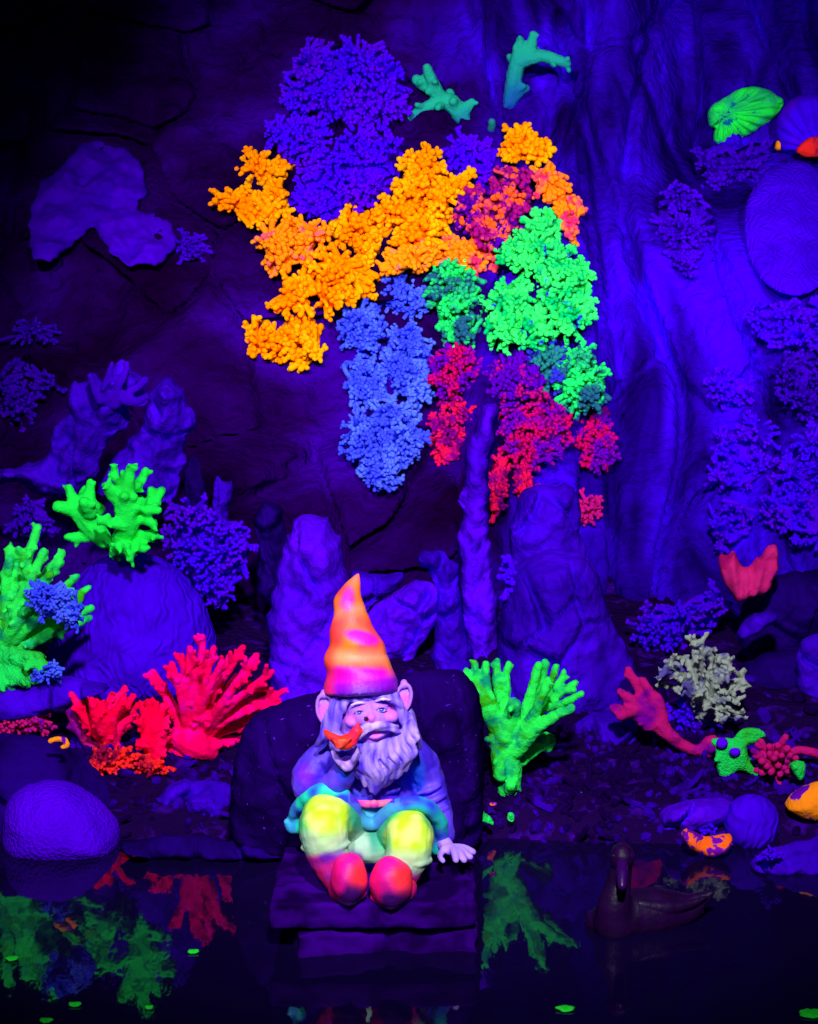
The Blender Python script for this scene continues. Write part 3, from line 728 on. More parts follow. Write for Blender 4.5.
C_ = [
 ([(426, 362), (437, 344), (476, 342), (494, 356), (490, 387), (469, 397), (453, 401), (431, 389)], CRIMSON, 'crimson coral right of the blue corals, below the teal patched green one'),
 ([(424, 422), (445, 397), (475, 393), (477, 414), (465, 438), (463, 467), (441, 471), (431, 450)], CRIMSON_RED, 'bright crimson coral left of the tall rock post'),
 ([(484, 360), (516, 350), (541, 369), (553, 401), (523, 408), (490, 405)], CRIMSON_PURPLE, 'purple crimson coral above the top of the rock post'),
 ([(496, 406), (523, 401), (555, 397), (572, 414), (572, 446), (539, 467), (508, 467), (494, 442)], CRIMSON, 'purplish red coral right beside the top of the rock post'),
 ([(568, 426), (592, 408), (610, 412), (622, 450), (612, 471), (586, 475), (568, 463)], CRIMSON, 'crimson coral at the lower right end of the display'),
 ([(510, 467), (527, 463), (547, 508), (533, 526), (514, 500)], CRIMSON_RED, 'thin red coral strip hanging lowest right of the rock post'),
 ([(488, 457), (508, 451), (510, 485), (500, 518), (487, 522)], CRIMSON_RED, 'dark red coral strip touching the rock post on its right'),
 ([(582, 493), (602, 491), (608, 508), (580, 526), (568, 522), (570, 508)], ROSE, 'small dim rose coral hanging below the display at the right'),
]
for i, (p, m_, lab) in enumerate(C_):
    mass('cauliflower_coral', p, m_, lab, seed=80 + i, sp=5.8, r=2.6, off=.012 * ((i * 2 + 1) % 3))
# teal antler corals
ant = lambda z0, z1: (lambda p: tuple(np.array((.005, .02, .32)) * (1 - t) + np.array((.01, .34, .22)) * t) if (t := sstep(z0, z1, p.z + .02 * noise.noise((p.x * 30, 0, p.z * 30)))) is not None else 0)
YA = onwall(450, 100) - .03
branches('antler_coral', [[(474, 132, 6), (462, 118, 8), (452, 104, 9), (440, 100, 8.5)], [(442, 102, 8), (434, 86, 6.5, -.01), (427, 68, 4.5, -.02)], [(436, 94, 6), (425, 86, 6), (417, 80, 5.5, .0)],
        [(448, 102, 8), (430, 106, 6.5, -.01), (412, 117, 5, -.02)], [(462, 112, 8), (472, 102, 4)], [(474, 132, 6, 0), (478, 138, 5, .03)]], YA, ANTLER, 'teal antler coral with three prongs, the left of the two', knob=.10, paint=ant(W(450, 135, YA).z, W(450, 100, YA).z), seed=3)
YB = onwall(520, 90) - .03
branches('antler_coral', [[(505, 128, 5, .03), (508, 112, 6.5), (512, 90, 7.5), (516, 68, 8), (519, 50, 5.5), (520, 40, 4)], [(518, 62, 8), (530, 48, 6), (533, 34, 3.5)], [(518, 62, 8), (540, 56, 6.5, -.01), (556, 60, 6, -.02), (567, 63, 4.5, -.025)], [(512, 100, 6), (520, 92, 5), (526, 88, 4)]],
        YB, ANTLER, 'taller blue and teal antler coral on the right, above the orange tip', knob=.10, paint=ant(W(515, 122, YB).z, W(515, 38, YB).z), seed=4)
branches('coral_stub', [[(491, 134, 4, .02), (492, 122, 4)]], onwall(491, 126) - .02, TEAL, 'tiny teal stub between the two antler corals', seed=5)

# ------------------------------------------------------------------ corals of the bank, left
branches('finger_coral', [[(118, 556, 7, .03), (122, 540, 11), (128, 522, 11, -.02), (122, 500, 10, -.03), (128, 484, 7, -.03), (130, 468, 4.5, -.03)], [(122, 500, 9, -.03), (112, 494, 7, -.03), (107, 486, 4.5, -.04)], [(124, 488, 6, -.03), (116, 478, 4.5), (114, 466, 3.8)],
        [(130, 490, 6, -.02), (140, 482, 5), (145, 470, 4)], [(128, 522, 10, -.02), (142, 512, 8), (152, 500, 6.5), (151, 490, 4.5)], [(150, 504, 6), (160, 494, 5, -.01), (162, 490, 4)], [(148, 510, 6, -.03), (158, 510, 4.5, -.04)],
        [(140, 516, 6), (150, 522, 5, -.03), (154, 524, 4, -.03)], [(126, 530, 8), (142, 536, 6), (154, 536, 5, -.02)], [(124, 538, 8), (138, 545, 6), (144, 549, 4.5, -.03)], [(122, 540, 8), (122, 552, 6), (119, 546, 5, -.04)], [(126, 540, 7), (130, 550, 5.5, -.02), (130, 558, 4.5, -.03)],
        [(124, 525, 7, -.03), (108, 522, 5, -.04), (100, 520, 4, -.05)]], 4.12, GREEN_B, 'small bright green finger coral with many prongs on the dome boulder', knob=.16, seed=6)
branches('lobed_coral', [[(110, 545, 7, .03), (100, 536, 10), (88, 520, 13), (82, 508, 14)], [(80, 508, 12), (72, 498, 6), (69, 488, 4)], [(88, 500, 9), (90, 490, 5.5), (90, 482, 4)], [(76, 510, 9), (64, 511, 4)], [(94, 508, 9), (102, 509, 4.5)], [(96, 532, 8), (84, 537, 6), (68, 537, 4.5)], [(92, 522, 10), (104, 540, 9)], [(90, 512, 8, -.02), (84, 502, 6, -.04)]],
        4.15, GREEN_B, 'small green lobed coral at the left of the many-pronged one', knob=.08, seed=7)
rnd = random.Random(11)
tips = [(10, 548, 4.5), (38, 527, 4.5), (24, 556, 5), (44, 551, 4.5), (62, 553, 4.5), (60, 561, 4), (77, 576, 4), (72, 590, 4), (88, 588, 4), (80, 600, 4.5), (91, 608, 4.5), (90, 618, 4), (74, 622, 4), (10, 600, 5), (34, 598, 4), (50, 640, 6), (28, 640, 5), (60, 632, 4), (-10, 560, 5), (30, 570, 5), (50, 575, 5)]
sp1 = []
for t in tips:
    dy = rnd.uniform(-.05, .05)
    sp1.append([(-22, 672, 9, .03), (-8 + (t[0] + 12) * .45 , 660 + (t[1] - 660) * .5 , 6.5, dy * .7), (t[0], t[1], t[2] * .95, dy)])
    if rnd.random() < .7:
        a = (t[0] * .75 - 4, 660 + (t[1] - 660) * .76)
        sp1.append([(a[0], a[1], 5, dy), (a[0] + rnd.uniform(-9, 9), a[1] - rnd.uniform(6, 14), 3.6, dy - .012)])
branches('staghorn_coral', sp1, 3.99, GREEN_STAIN, 'big green staghorn coral at the left edge', knob=.10, seed=8)
tips = [(45, 665, 5), (38, 678, 5), (26, 684, 5.5), (12, 686, 5.5), (0, 688, 6), (30, 662, 5), (14, 668, 6), (-4, 670, 6), (40, 656, 4.5), (20, 652, 5)]
sp2 = []
for t in tips:
    dy = rnd.uniform(-.05, .0)
    sp2.append([(-24, 655, 9, .04), (-8 + (t[0] + 8) * .5, 655 + (t[1] - 655) * .6, 7, dy * .6), (t[0], t[1], t[2], dy)])
branches('staghorn_coral', sp2, 3.94, GREEN_D, 'lower stubby green coral at the left edge on the flat ledge', knob=.14, seed=9)
mass('bushy_coral', [(24, 585), (43, 577), (61, 581), (76, 592), (86, 613), (82, 628), (70, 633), (56, 619), (38, 624), (27, 605)], BLUE, 'blue bushy coral growing on the big green staghorn coral', Y=3.90, sp=4.6, r=2.0, seed=91, bulge=.03)
mass('bushy_coral', [(30, 676), (44, 662), (54, 658), (66, 672), (62, 679), (40, 682)], BLUE, 'small blue coral below the green staghorn coral on the ledge', Y=3.90, sp=4.6, r=1.9, seed=92, bulge=.02)
# red ones
T = [(153, 672, 4.5), (160, 686, 4), (172, 664, 4.5), (182, 655, 4), (190, 648, 4.5), (203, 637, 4.5), (214, 648, 4.5), (222, 662, 4), (230, 656, 4.5), (243, 648, 5), (256, 656, 5), (250, 668, 4), (272, 672, 4.5), (264, 680, 4), (286, 690, 4), (270, 690, 4), (276, 700, 4), (260, 712, 5), (250, 724, 5.5), (250, 738, 5), (232, 742, 5.5), (216, 750, 5.5), (205, 658, 4), (196, 668, 4.5), (236, 676, 4.5), (180, 676, 4)]
sp3 = []; rnd = random.Random(5)
for t in T:
    dy = rnd.uniform(-.075, .045); d = math.hypot(t[0] - 190, t[1] - 745)
    m1 = (190 + (t[0] - 190) * .45 + rnd.uniform(-4, 4), 745 + (t[1] - 745) * (.5 if t[1] < 700 else .55))
    sp3.append([(190, 748, 8, .01), (m1[0], m1[1], 4.4, dy * .8), (t[0], t[1], t[2] * .82, dy)])
    if d > 60:
        for _ in range(2):
            s_ = rnd.uniform(.55, .85); a = (m1[0] + (t[0] - m1[0]) * s_, m1[1] + (t[1] - m1[1]) * s_)
            an = math.atan2(t[1] - m1[1], t[0] - m1[0]) + rnd.choice((-1, 1)) * rnd.uniform(.4, .8)
            q = rnd.uniform(9, 15)
            sp3.append([(a[0], a[1], 3.4, dy * .9), (a[0] + math.cos(an) * q, a[1] + math.sin(an) * q, 2.8, dy - .012)])
sp3 += [[(182, 738, 13, -.02), (196, 746, 14, -.03), (210, 752, 9, -.02)], [(172, 750, 8, -.01), (186, 755, 9, -.02)]]
branches('fan_coral', sp3, 3.93, RED_PINK, 'tallest red fan coral with long branches, left of the gnome', knob=.10, seed=10, voxel=.0024)
T = [(72, 695, 4.5), (82, 694, 4), (92, 700, 4), (103, 703, 4), (112, 694, 3.8), (125, 688, 4), (124, 698, 4), (134, 696, 3.6), (139, 705, 4), (136, 716, 4), (118, 738, 4), (100, 720, 5), (78, 708, 5), (128, 726, 4)]
sp4 = [];
for t in T:
    dy = rnd.uniform(-.02, .02)
    sp4.append([(112, 752, 6, .0), (100 + (t[0] - 100) * .55, 738 + (t[1] - 738) * .5, 4.6, dy * 2.2), (t[0], t[1], t[2] - .3, dy * 2.2)])
branches('fan_coral', sp4, 3.92, RED, 'short red fan coral with a flat blade, leftmost of the red corals', knob=.16, seed=11, voxel=.0024)
T = [(143, 706, 4), (149, 702, 4), (156, 704, 4), (163, 706, 4), (168, 714, 4), (166, 726, 4), (140, 722, 4.5), (152, 716, 5), (168, 740, 4), (142, 744, 5)]
sp5 = [[(154, 772, 6, .0), (153 + (t[0] - 153) * .6, 745 + (t[1] - 745) * .4, 4.6, rnd.uniform(-.04, .01)), (t[0], t[1], t[2] - .2, rnd.uniform(-.04, .02))] for t in T]
branches('fan_coral', sp5, 3.89, RED, 'narrow upright red coral between the two red fans', knob=.16, seed=12, voxel=.0024)
mass('bushy_coral', [(84, 766), (96, 748), (112, 744), (140, 752), (156, 756), (172, 762), (176, 774), (160, 784), (140, 790), (112, 788), (94, 780)], RED_OR, 'orange red coral clump at the foot of the red fans', Y=3.86, sp=6.5, r=2.8, seed=93)
branches('branch_coral', [[(108, 770, 5), (94, 752, 5), (80, 732, 5.5), (70, 710, 5), (70, 698, 5)], [(84, 738, 4), (100, 748, 4), (112, 764, 4)], [(100, 762, 4), (86, 764, 4), (76, 756, 3.5)], [(90, 748, 4), (110, 742, 4), (120, 752, 4)]], 3.93, ROSE, 'dim rose branch framing the leftmost red fan', knob=.12, seed=13)
mass('bushy_coral', [(-20, 718), (0, 712), (24, 710), (48, 708), (58, 720), (50, 734), (20, 738), (-20, 740)], ROSE, 'dim rose coral at the left edge below the flat ledge', Y=3.91, sp=6.5, r=2.3, seed=94)
branches('coral_chip', [[(51, 741, 3), (58, 739, 3), (65, 740, 3.4), (67, 746, 3), (62, 747, 2)]], 3.72, SHELL_Y, 'small bent orange chip on the dark left boulder', seed=14, voxel=.002)

# ------------------------------------------------------------------ corals of the bank, right
sp6 = [[(508, 798, 12.5, 0), (509, 780, 13, 0), (508, 755, 14, 0), (507, 738, 15, 0)]]
for t in [(466, 670, 4.5), (475, 663, 5), (486, 664, 5), (497, 661, 5), (508, 664, 5)]:
    q_ = .02 * (-1) ** int(t[0] * .5); sp6.append([(504, 742, 9, 0), (492 + (t[0] - 488) * .62 + 3, 705, 4.4, q_), (t[0] * .9 + 490 * .1, 684, 4.4, q_), (t[0], t[1], t[2] * .74, q_)])
sp6 += [[(505, 735, 12, -.01), (512, 712, 9, -.02), (514, 704, 7, -.03)],
        [(508, 750, 11), (524, 718, 6.5), (532, 690, 5.5), (538, 666, 4.8)], [(530, 700, 6), (538, 684, 5.5, .01), (545, 664, 5.5, .01)], [(512, 750, 10), (534, 714, 5.5, -.035), (543, 694, 4.6, -.05), (548, 680, 4.2, -.05)],
        [(538, 700, 4, .02), (550, 684, 4, .03), (556, 667, 3.8, .03)], [(538, 712, 6), (554, 694, 5, .01), (562, 678, 4.5, .01)], [(556, 690, 4), (564, 672, 3.4, .02)], [(548, 704, 5), (562, 692, 4, 0), (575, 683, 3.8, 0)], [(562, 690, 4, 0), (573, 690, 4, -.01)],
        [(550, 708, 5), (566, 702, 4.2, -.02), (581, 694, 3.8, -.03)], [(516, 750, 10, -.01), (540, 726, 6.5, -.04), (558, 714, 5.4, -.05), (572, 708, 4.6, -.055)],
        [(514, 765, 8, .01), (536, 748, 7, .02), (550, 740, 7, .02)], [(520, 755, 6, .02), (548, 738, 8, .025), (549, 748, 5, .025)], [(500, 775, 7, -.02), (496, 745, 7, -.01), (494, 725, 6, -.0)]]
branches('tree_coral', sp6, 3.80, GREEN_STAIN, 'tall bright green tree coral with a thick stem, right of the gnome', knob=.03, seed=15, amp=.0016, voxel=.0024)
branches('crimson_coral', [[(722, 752, 6, .0), (704, 752, 5.5, 0), (684, 746, 6.5, 0), (668, 734, 8, 0), (656, 722, 9, 0)], [(658, 724, 8), (636, 716, 6), (614, 708, 5.5, -.02)], [(650, 716, 7), (634, 702, 6), (620, 692, 4.5)], [(652, 716, 7), (642, 694, 6, .01), (628, 670, 4.5, .02)],
        [(656, 716, 7), (652, 696, 5), (642, 680, 4.5, .01)], [(664, 726, 6), (660, 704, 5.5), (656, 696, 4.5)], [(640, 710, 5), (620, 716, 5, -.03)], [(700, 750, 5), (708, 742, 6), (714, 738, 4)], [(712, 748, 6, -.01), (720, 742, 5, -.01)]],
        3.90, ROSE, 'rose crimson hand-shaped coral lying on the right bank', knob=.06, seed=16)
inflate('fan_coral', [(718, 560), (721, 553), (728, 556), (733, 549), (738, 560), (742, 567), (750, 567), (756, 558), (762, 556), (766, 546), (776, 543), (779, 552), (777, 560), (779, 570), (773, 577), (771, 590), (758, 595), (746, 598), (738, 604), (731, 594), (722, 580)], 4.26, .02, FAN_PINK,
        'pink fan-shaped coral standing on the right rock ledge', 'coral', it=1, rough=1, prof=10, ribs=lambda x, y: .003 * math.sin(math.atan2(x - 742, 640 - y) * 34))
rnd = random.Random(77)
wspec = []
wt = [(702, 641), (693, 642), (711, 650), (684, 658), (672, 662), (666, 672), (663, 684), (676, 690), (720, 656), (729, 664), (726, 676), (741, 678), (742, 688), (736, 700), (740, 714), (728, 712), (720, 722), (712, 704), (700, 690), (690, 680), (706, 672), (716, 668), (702, 655), (682, 672), (728, 690), (718, 700), (735, 717)]
for t in wt:
    dy = rnd.uniform(-.05, .01)
    wspec.append([(704, 720, 4, .02), (704 + (t[0] - 704) * .5 + rnd.uniform(-3, 3), 700 + (t[1] - 700) * .5, 3, dy * .5), (t[0], t[1], 2.7, dy)])
    for _ in range(5):
        wspec.append([(t[0], t[1], 2.4, dy), (t[0] + rnd.uniform(-8, 8), t[1] + rnd.uniform(-8, 7), 2.0, dy + rnd.uniform(-.016, .004))])
branches('pale_coral', wspec, 3.98, WHITE, 'pale greyish white coral bush on the right bank', knob=.35, seed=17, voxel=.0019, smooth=1)
mass('bushy_coral', [(664, 700), (680, 696), (704, 706), (722, 724), (712, 740), (690, 742), (672, 732), (662, 716)], PURPLE, 'dull violet coral right under the pale white coral', Y=4.02, sp=8, r=2.6, seed=95, core=False)
flat_c = branches('mottled_coral', [[(714, 742, 4), (728, 744, 7), (740, 752, 8), (742, 764, 7)], [(722, 744, 6), (722, 762, 7), (726, 778, 6), (730, 783, 4)], [(738, 760, 6), (750, 768, 6), (758, 774, 5)], [(728, 748, 7), (748, 740, 5), (756, 738, 4)], [(738, 740, 4), (744, 732, 4), (758, 732, 3.5), (764, 736, 2.5)], [(736, 758, 7), (732, 770, 5)]],
        3.84, GREEN_D, 'flat green coral with two round violet spots, on the right bank', knob=.05, seed=18)
for c, rr in (((722, 743), (6, 6)), ((735, 752), (6, 4.5))):
    g = Geo(); g.ball(W(c[0], c[1], 3.84 - .012), (rr[0] * K(3.84), .006, rr[1] * K(3.84)), 16, 10); g.build('spot', VIOLET_B, flat_c)['label'] = 'round violet spot on the green coral'
mass('flower_coral', [(750, 756), (758, 744), (772, 738), (788, 740), (798, 750), (802, 766), (794, 778), (776, 782), (760, 776)], ROSE, 'rose coral like an open flower between green pieces', Y=3.82, sp=8, r=4.0, seed=96, knobs=0, lobes=1, bulge=.03)
branches('crimson_branch', [[(790, 752, 4), (804, 750, 5), (830, 758, 6)]], 3.86, ROSE, 'rose branch leaving the picture at the right edge', seed=19, cat='coral')
inflate('coral_chip', [(788, 764), (796, 760), (806, 762), (805, 775), (800, 783), (794, 776)], 3.78, .010, GREEN_D, 'green wedge-shaped coral chip right of the flower-like coral', 'coral', rough=1, it=1)
inflate('half_shell', [(680, 836), (684, 828), (692, 830), (704, 838), (718, 836), (730, 832), (733, 840), (728, 850), (714, 856), (700, 853), (686, 846)], 3.635, .022, SHELL, 'orange and violet half shell at the waterline', 'shell', rough=1)
inflate('half_shell', [(783, 806), (790, 794), (804, 786), (822, 780), (850, 790), (850, 815), (826, 822), (806, 818), (790, 812)], 3.70, .03, SHELL_Y, 'bright orange shell at the right edge of the bank', 'shell', rough=1)
for i, (p, Y, lab) in enumerate([
    ([(475, 822), (477, 801), (484, 812), (492, 818), (495, 826), (484, 822)], 3.68, 'green pointed leaf-like chip beside the boulder behind the gnome'),
    ([(507, 820), (508, 812), (514, 813), (514, 822)], 3.70, 'small green chip under the tall green coral'),
    ([(575, 796), (578, 791), (584, 793), (590, 798), (588, 801), (580, 799)], 3.78, 'small green chip on the gravel right of the tall green coral'),
    ([(623, 810), (627, 809), (628, 814), (624, 814)], 3.74, 'tiny green chip on the gravel midway along the right bank')]):
    inflate('coral_chip', p, Y, .006, GREEN_D, lab, 'coral', rough=0, it=1)
inflate('coral_chip', [(489, 803), (496, 802), (498, 804), (491, 806)], 3.70, .004, SHELL, 'tiny orange chip at the foot of the tall green coral', 'coral', rough=0, it=1)
mass('bushy_coral', [(700, 836), (704, 822), (716, 820), (722, 832), (714, 838)], PURPLE, 'little violet coral tuft above the orange half shell', Y=3.70, sp=5, r=2, seed=98, bulge=.015)
mass('bushy_coral', [(754, 860), (764, 846), (778, 846), (784, 856), (772, 864)], PURPLE, 'little violet coral tuft on the wedge rock at the waterline', Y=3.575, sp=5, r=2, seed=99, bulge=.015)
mass('bushy_coral', [(500, 606), (502, 570), (508, 556), (520, 566), (522, 590), (512, 612)], PURPLE, 'violet knobbly coral just right of the tall rock post', Y=4.12, sp=9, r=3.5, seed=100, bulge=.02)
mass('bushy_coral', [(216, 560), (214, 540), (236, 524), (252, 530), (254, 556), (240, 566)], PURPLE, 'small violet coral at the right end of the dim coral behind the dome', Y=4.30, sp=8, r=3, seed=101, bulge=.03)

# loose rubble on the bank: countless bits of stone and broken coral, one object
rnd = random.Random(21); g = Geo()
def rub(n, x0, x1, Y0, Y1, s0, s1, p=.06):
    for _ in range(n):
        x = rnd.uniform(x0, x1); Y = rnd.uniform(Y0, Y1); z = bankz(x, Y); s_ = rnd.uniform(s0, s1)
        if z < -.01: continue
        if rnd.random() < p:
            a = rnd.uniform(0, 6.3); d = Vector((math.cos(a), math.sin(a) * .5, rnd.uniform(-.2, .6))).normalized()
            q = Vector((x, Y, z + s_ * .4)); g.tube([q, q + d * s_ * 2, q + d * s_ * 3.4 + Vector((0, 0, s_ * .6))], [s_ * .5, s_ * .5, s_ * .4], 6)
        else:
            rot = Matrix.Rotation(rnd.uniform(0, 3), 3, Vector((rnd.random(), rnd.random(), rnd.random())).normalized())
            g.ball((x, Y, z + s_ * .3), (s_ * rnd.uniform(.8, 1.5), s_, s_ * rnd.uniform(.4, .8)), 5, 4, rot)
rub(900, .10, .60, 3.62, 4.0, .0025, .009)
rub(420, -.55, -.1, 3.62, 4.0, .003, .009)
rub(200, -1.0, 1.0, 3.6, 4.2, .004, .014)
o = g.build('coral_rubble', RUBBLE, flat=True); tag(o, 'loose violet rubble and broken coral strewn over the dark bank', 'rubble', kind='stuff')
#GNOME
# ------------------------------------------------------------------ the gnome
def PX(p):
    x, y, z = p.x, p.y, p.z - H
    d = y * CP - z * SP
    return 409 + F * x / d, 512 - F * (y * SP + z * CP) / d

def srgb(r, g_, b):
    f = lambda c: ((c / 255) / 12.92 if c <= 10 else (((c / 255) + .055) / 1.055) ** 2.4)
    return np.array((f(r), f(g_), f(b)))
def lerp(a, b, t): return a * (1 - t) + b * t
def nz(p, f, s_=0): return noise.noise((p.x * f + s_, p.y * f, p.z * f))

def pmat(name, rough=.55, spec=.25, bscale=220, bump=.35):
    return mat(name, (0, 0, 0), None, attr=True, rough=rough, spec=spec, bscale=bscale, bump=bump, bdist=.0015)
GK = K(3.42)
def T(g, pts, n=12, cap=1.0):
    """tube from (px, py, r px, Y) points, smoothed"""
    P = [W(q[0], q[1], q[3]) for q in pts]; R = [q[2] * GK for q in pts]
    if len(P) > 2:
        PP, RR = [], []
        for i in range(len(P) - 1):
            p0, p1, p2, p3 = P[max(i - 1, 0)], P[i], P[i + 1], P[min(i + 2, len(P) - 1)]
            for s_ in (0, .25, .5, .75):
                s2, s3 = s_ * s_, s_ ** 3
                PP.append(.5 * ((2 * p1) + (p2 - p0) * s_ + (2 * p0 - 5 * p1 + 4 * p2 - p3) * s2 + (3 * p1 - p0 - 3 * p2 + p3) * s3))
                RR.append(R[i] * (1 - s_) + R[i + 1] * s_)
        PP.append(P[-1]); RR.append(R[-1]); P, R = PP, RR
    g.tube(P, R, n, cap=cap)
def B(g, px, py, Y, rx, rz, ry, tilt=0, n=20):
    """ellipsoid at a pixel; rx, rz in px, ry (depth) in metres; tilt in the picture plane"""
    g.ball(W(px, py, Y), (rx * GK, ry, rz * GK), n, n // 2 + 2, Matrix.Rotation(tilt, 3, 'Y'))

gn = empty('garden_gnome', (W(370, 880, 3.42).x, 3.42, TOPZ))
tag(gn, 'seated bearded garden gnome statue in a tall striped orange and pink hat', 'garden gnome')

# body: head, neck, trunk, arms and hands in one surface
g = Geo()
B(g, 371, 722, 3.430, 33, 36, .046, .15)
B(g, 371, 712, 3.412, 24, 16, .038, .15)
T(g, [(369, 745, 18, 3.44), (368, 775, 30, 3.46), (370, 830, 34, 3.465)])
B(g, 370, 703, 3.400, 19, 4, .012, .12)                      # brow
B(g, 352, 721, 3.394, 7.5, 6, .012, .1)                    # cheeks
B(g, 391, 716, 3.394, 8, 6.5, .012, .1)
B(g, 371, 717, 3.380, 5.0, 5.2, .009)                        # nose tip
T(g, [(369, 706, 3.2, 3.390), (371, 716, 4.4, 3.381)])
B(g, 366.5, 718, 3.382, 2.6, 2.4, .005); B(g, 376, 717, 3.382, 2.6, 2.4, .005)
T(g, [(368, 736, 2.0, 3.384), (376, 737, 2.6, 3.381), (386, 733, 1.8, 3.384)])       # lower lip
for s_, ex, ey, tl in ((-1, 325, 709, -.12), (1, 403, 699, .22)):
    B(g, ex, ey, 3.425, 8.5, 16, .008, tl)
    pts = []
    for k in range(9):
        a = math.radians(-60 + k * 38) if s_ > 0 else math.radians(240 - k * 38)
        c, q = math.cos(a) * 8, math.sin(a) * 15
        pts.append((ex + c * math.cos(tl) + q * math.sin(tl) * .9, ey - q * math.cos(tl) + c * math.sin(tl) * .3, 1.9, 3.416))
    T(g, pts, 8)
    B(g, ex + s_ * 1, ey - 15, 3.42, 4, 5, .007)
# arm that holds the bird
T(g, [(325, 760, 9, 3.452), (311, 783, 9, 3.425), (330, 785, 7, 3.400), (345, 772, 7, 3.374)])
B(g, 347, 763, 3.366, 9.5, 7, .011, -.2)
for fx, fy, tx, ty in ((340, 762, 333, 752), (345, 765, 337, 760), (350, 768, 344, 768), (353, 763, 357, 752)):
    T(g, [(fx, fy, 3.4, 3.362), ((fx + tx) / 2 - 1, (fy + ty) / 2 + 1, 3.1, 3.352), (tx, ty, 2.6, 3.350)], 8)
T(g, [(352, 762, 3.2, 3.364), (358, 756, 2.8, 3.356), (356, 748, 2.4, 3.352)], 8)
# arm that leans on the slab
T(g, [(412, 758, 13, 3.46), (430, 785, 12, 3.47), (439, 815, 10, 3.455), (442, 838, 8, 3.43), (446, 846, 8, 3.42)])
B(g, 450, 849, 3.412, 9, 6, .013, .3)
for tx, ty, ty2 in ((473, 852, 3.405), (470, 857, 3.393), (464, 860, 3.382), (456, 860, 3.376)):
    T(g, [(451, 848, 5.0, 3.412), ((451 + tx) / 2 + 1, (848 + ty) / 2 - 2, 4.3, (3.412 + ty2) / 2), (tx, ty, 3.6, ty2)], 8)
T(g, [(444, 848, 3.6, 3.41), (440, 856, 3.2, 3.395), (443, 861, 2.8, 3.385)], 8)
def skin(p):
    x, y = PX(p); c = srgb(170, 105, 238)
    if y < 745:
        t = 0
        for cx, cy, r in ((351, 719, 9), (391, 713, 9), (371, 718, 6), (376, 736, 7), (325, 712, 10), (403, 700, 9)):
            t = max(t, 1 - ((x - cx) ** 2 + (y - cy) ** 2) / (r * r))
        c = lerp(c, srgb(240, 90, 200), .55 * max(0, t))
        if (x - 366) ** 2 + (y - 719) ** 2 < 7 and p.y < 3.42: c = srgb(60, 0, 60)  # nostril shadow painted into the skin colour
    else: c = srgb(165, 125, 248)
    return c * (1 + .12 * nz(p, 90))
g.build('body', pmat('painted_skin'), gn, voxel=.0016, smooth=2, paint=skin)

def piece(name, g, material, paint, parent=gn, voxel=.0017, smooth=2, disp=None, label=None):
    o = g.build(name, material, parent, voxel=voxel, smooth=smooth, paint=paint, disp=disp)
    if label: o['label'] = label
    return o

# hat
g = Geo()
T(g, [(361, 691, 38.5, 3.426), (360, 678, 36, 3.430), (356, 660, 31, 3.436), (355, 645, 28, 3.441), (352, 630, 21.5, 3.447), (349, 615, 17.5, 3.452), (349, 602, 15, 3.458), (352, 590, 10, 3.463), (356, 580, 5.5, 3.467), (358, 575, 2.5, 3.469)], 32, cap=.12)
def hatdisp(p):
    x, y = PX(p)
    return .0018 * math.sin((y - .35 * (x - 350)) * .19 + 1.2 * nz(p, 14)) * sstep(575, 620, y) * sstep(690, 670, y) + .0030 * nz(p, 24)
def hatpaint(p):
    x, y = PX(p)
    o, m, pl = srgb(255, 115, 35), srgb(250, 0, 190), srgb(255, 140, 105)
    v = y + .30 * (x - 355) + 5 * nz(p, 30)
    o = lerp(o, srgb(255, 70, 70), max(0, min(1, .5 + 2.2 * nz(p, 34))))
    c = lerp(o, pl, .9 * max(0, 1 - abs(y - 657) / 11))
    c = lerp(c, pl, .7 * max(0, 1 - abs(v - 609) / 10))
    c = lerp(c, m, sstep(664, 672, y + 3 * nz(p, 60)) * (1 - .5 * sstep(382, 394, x)))
    c = lerp(c, srgb(150, 0, 215), sstep(674, 686, y + .12 * (x - 355)))
    c = lerp(c, srgb(80, 0, 160), sstep(686, 696, y + .10 * (x - 350)))
    t = max(0, 1.25 - ((x - 362) / 19) ** 2 - ((y - .22 * (x - 362) - 637) / 7.5) ** 2 + .4 * nz(p, 40)); c = lerp(c, m, min(.95, 1.2 * t))
    t = max(0, 1.1 - ((x - 347) / 10) ** 2 - ((y - 601) / 13) ** 2 + nz(p, 60)); c = lerp(c, m, min(.85, .9 * t))
    c = lerp(c, srgb(255, 120, 110), .5 * (1 - sstep(576, 590, y)))
    c = lerp(c, srgb(255, 40, 50), .7 * sstep(340, 328, x) * sstep(600, 620, y))
    return c
piece('hat', g, pmat('painted_hat', .5, .3), hatpaint, disp=hatdisp, voxel=.002)

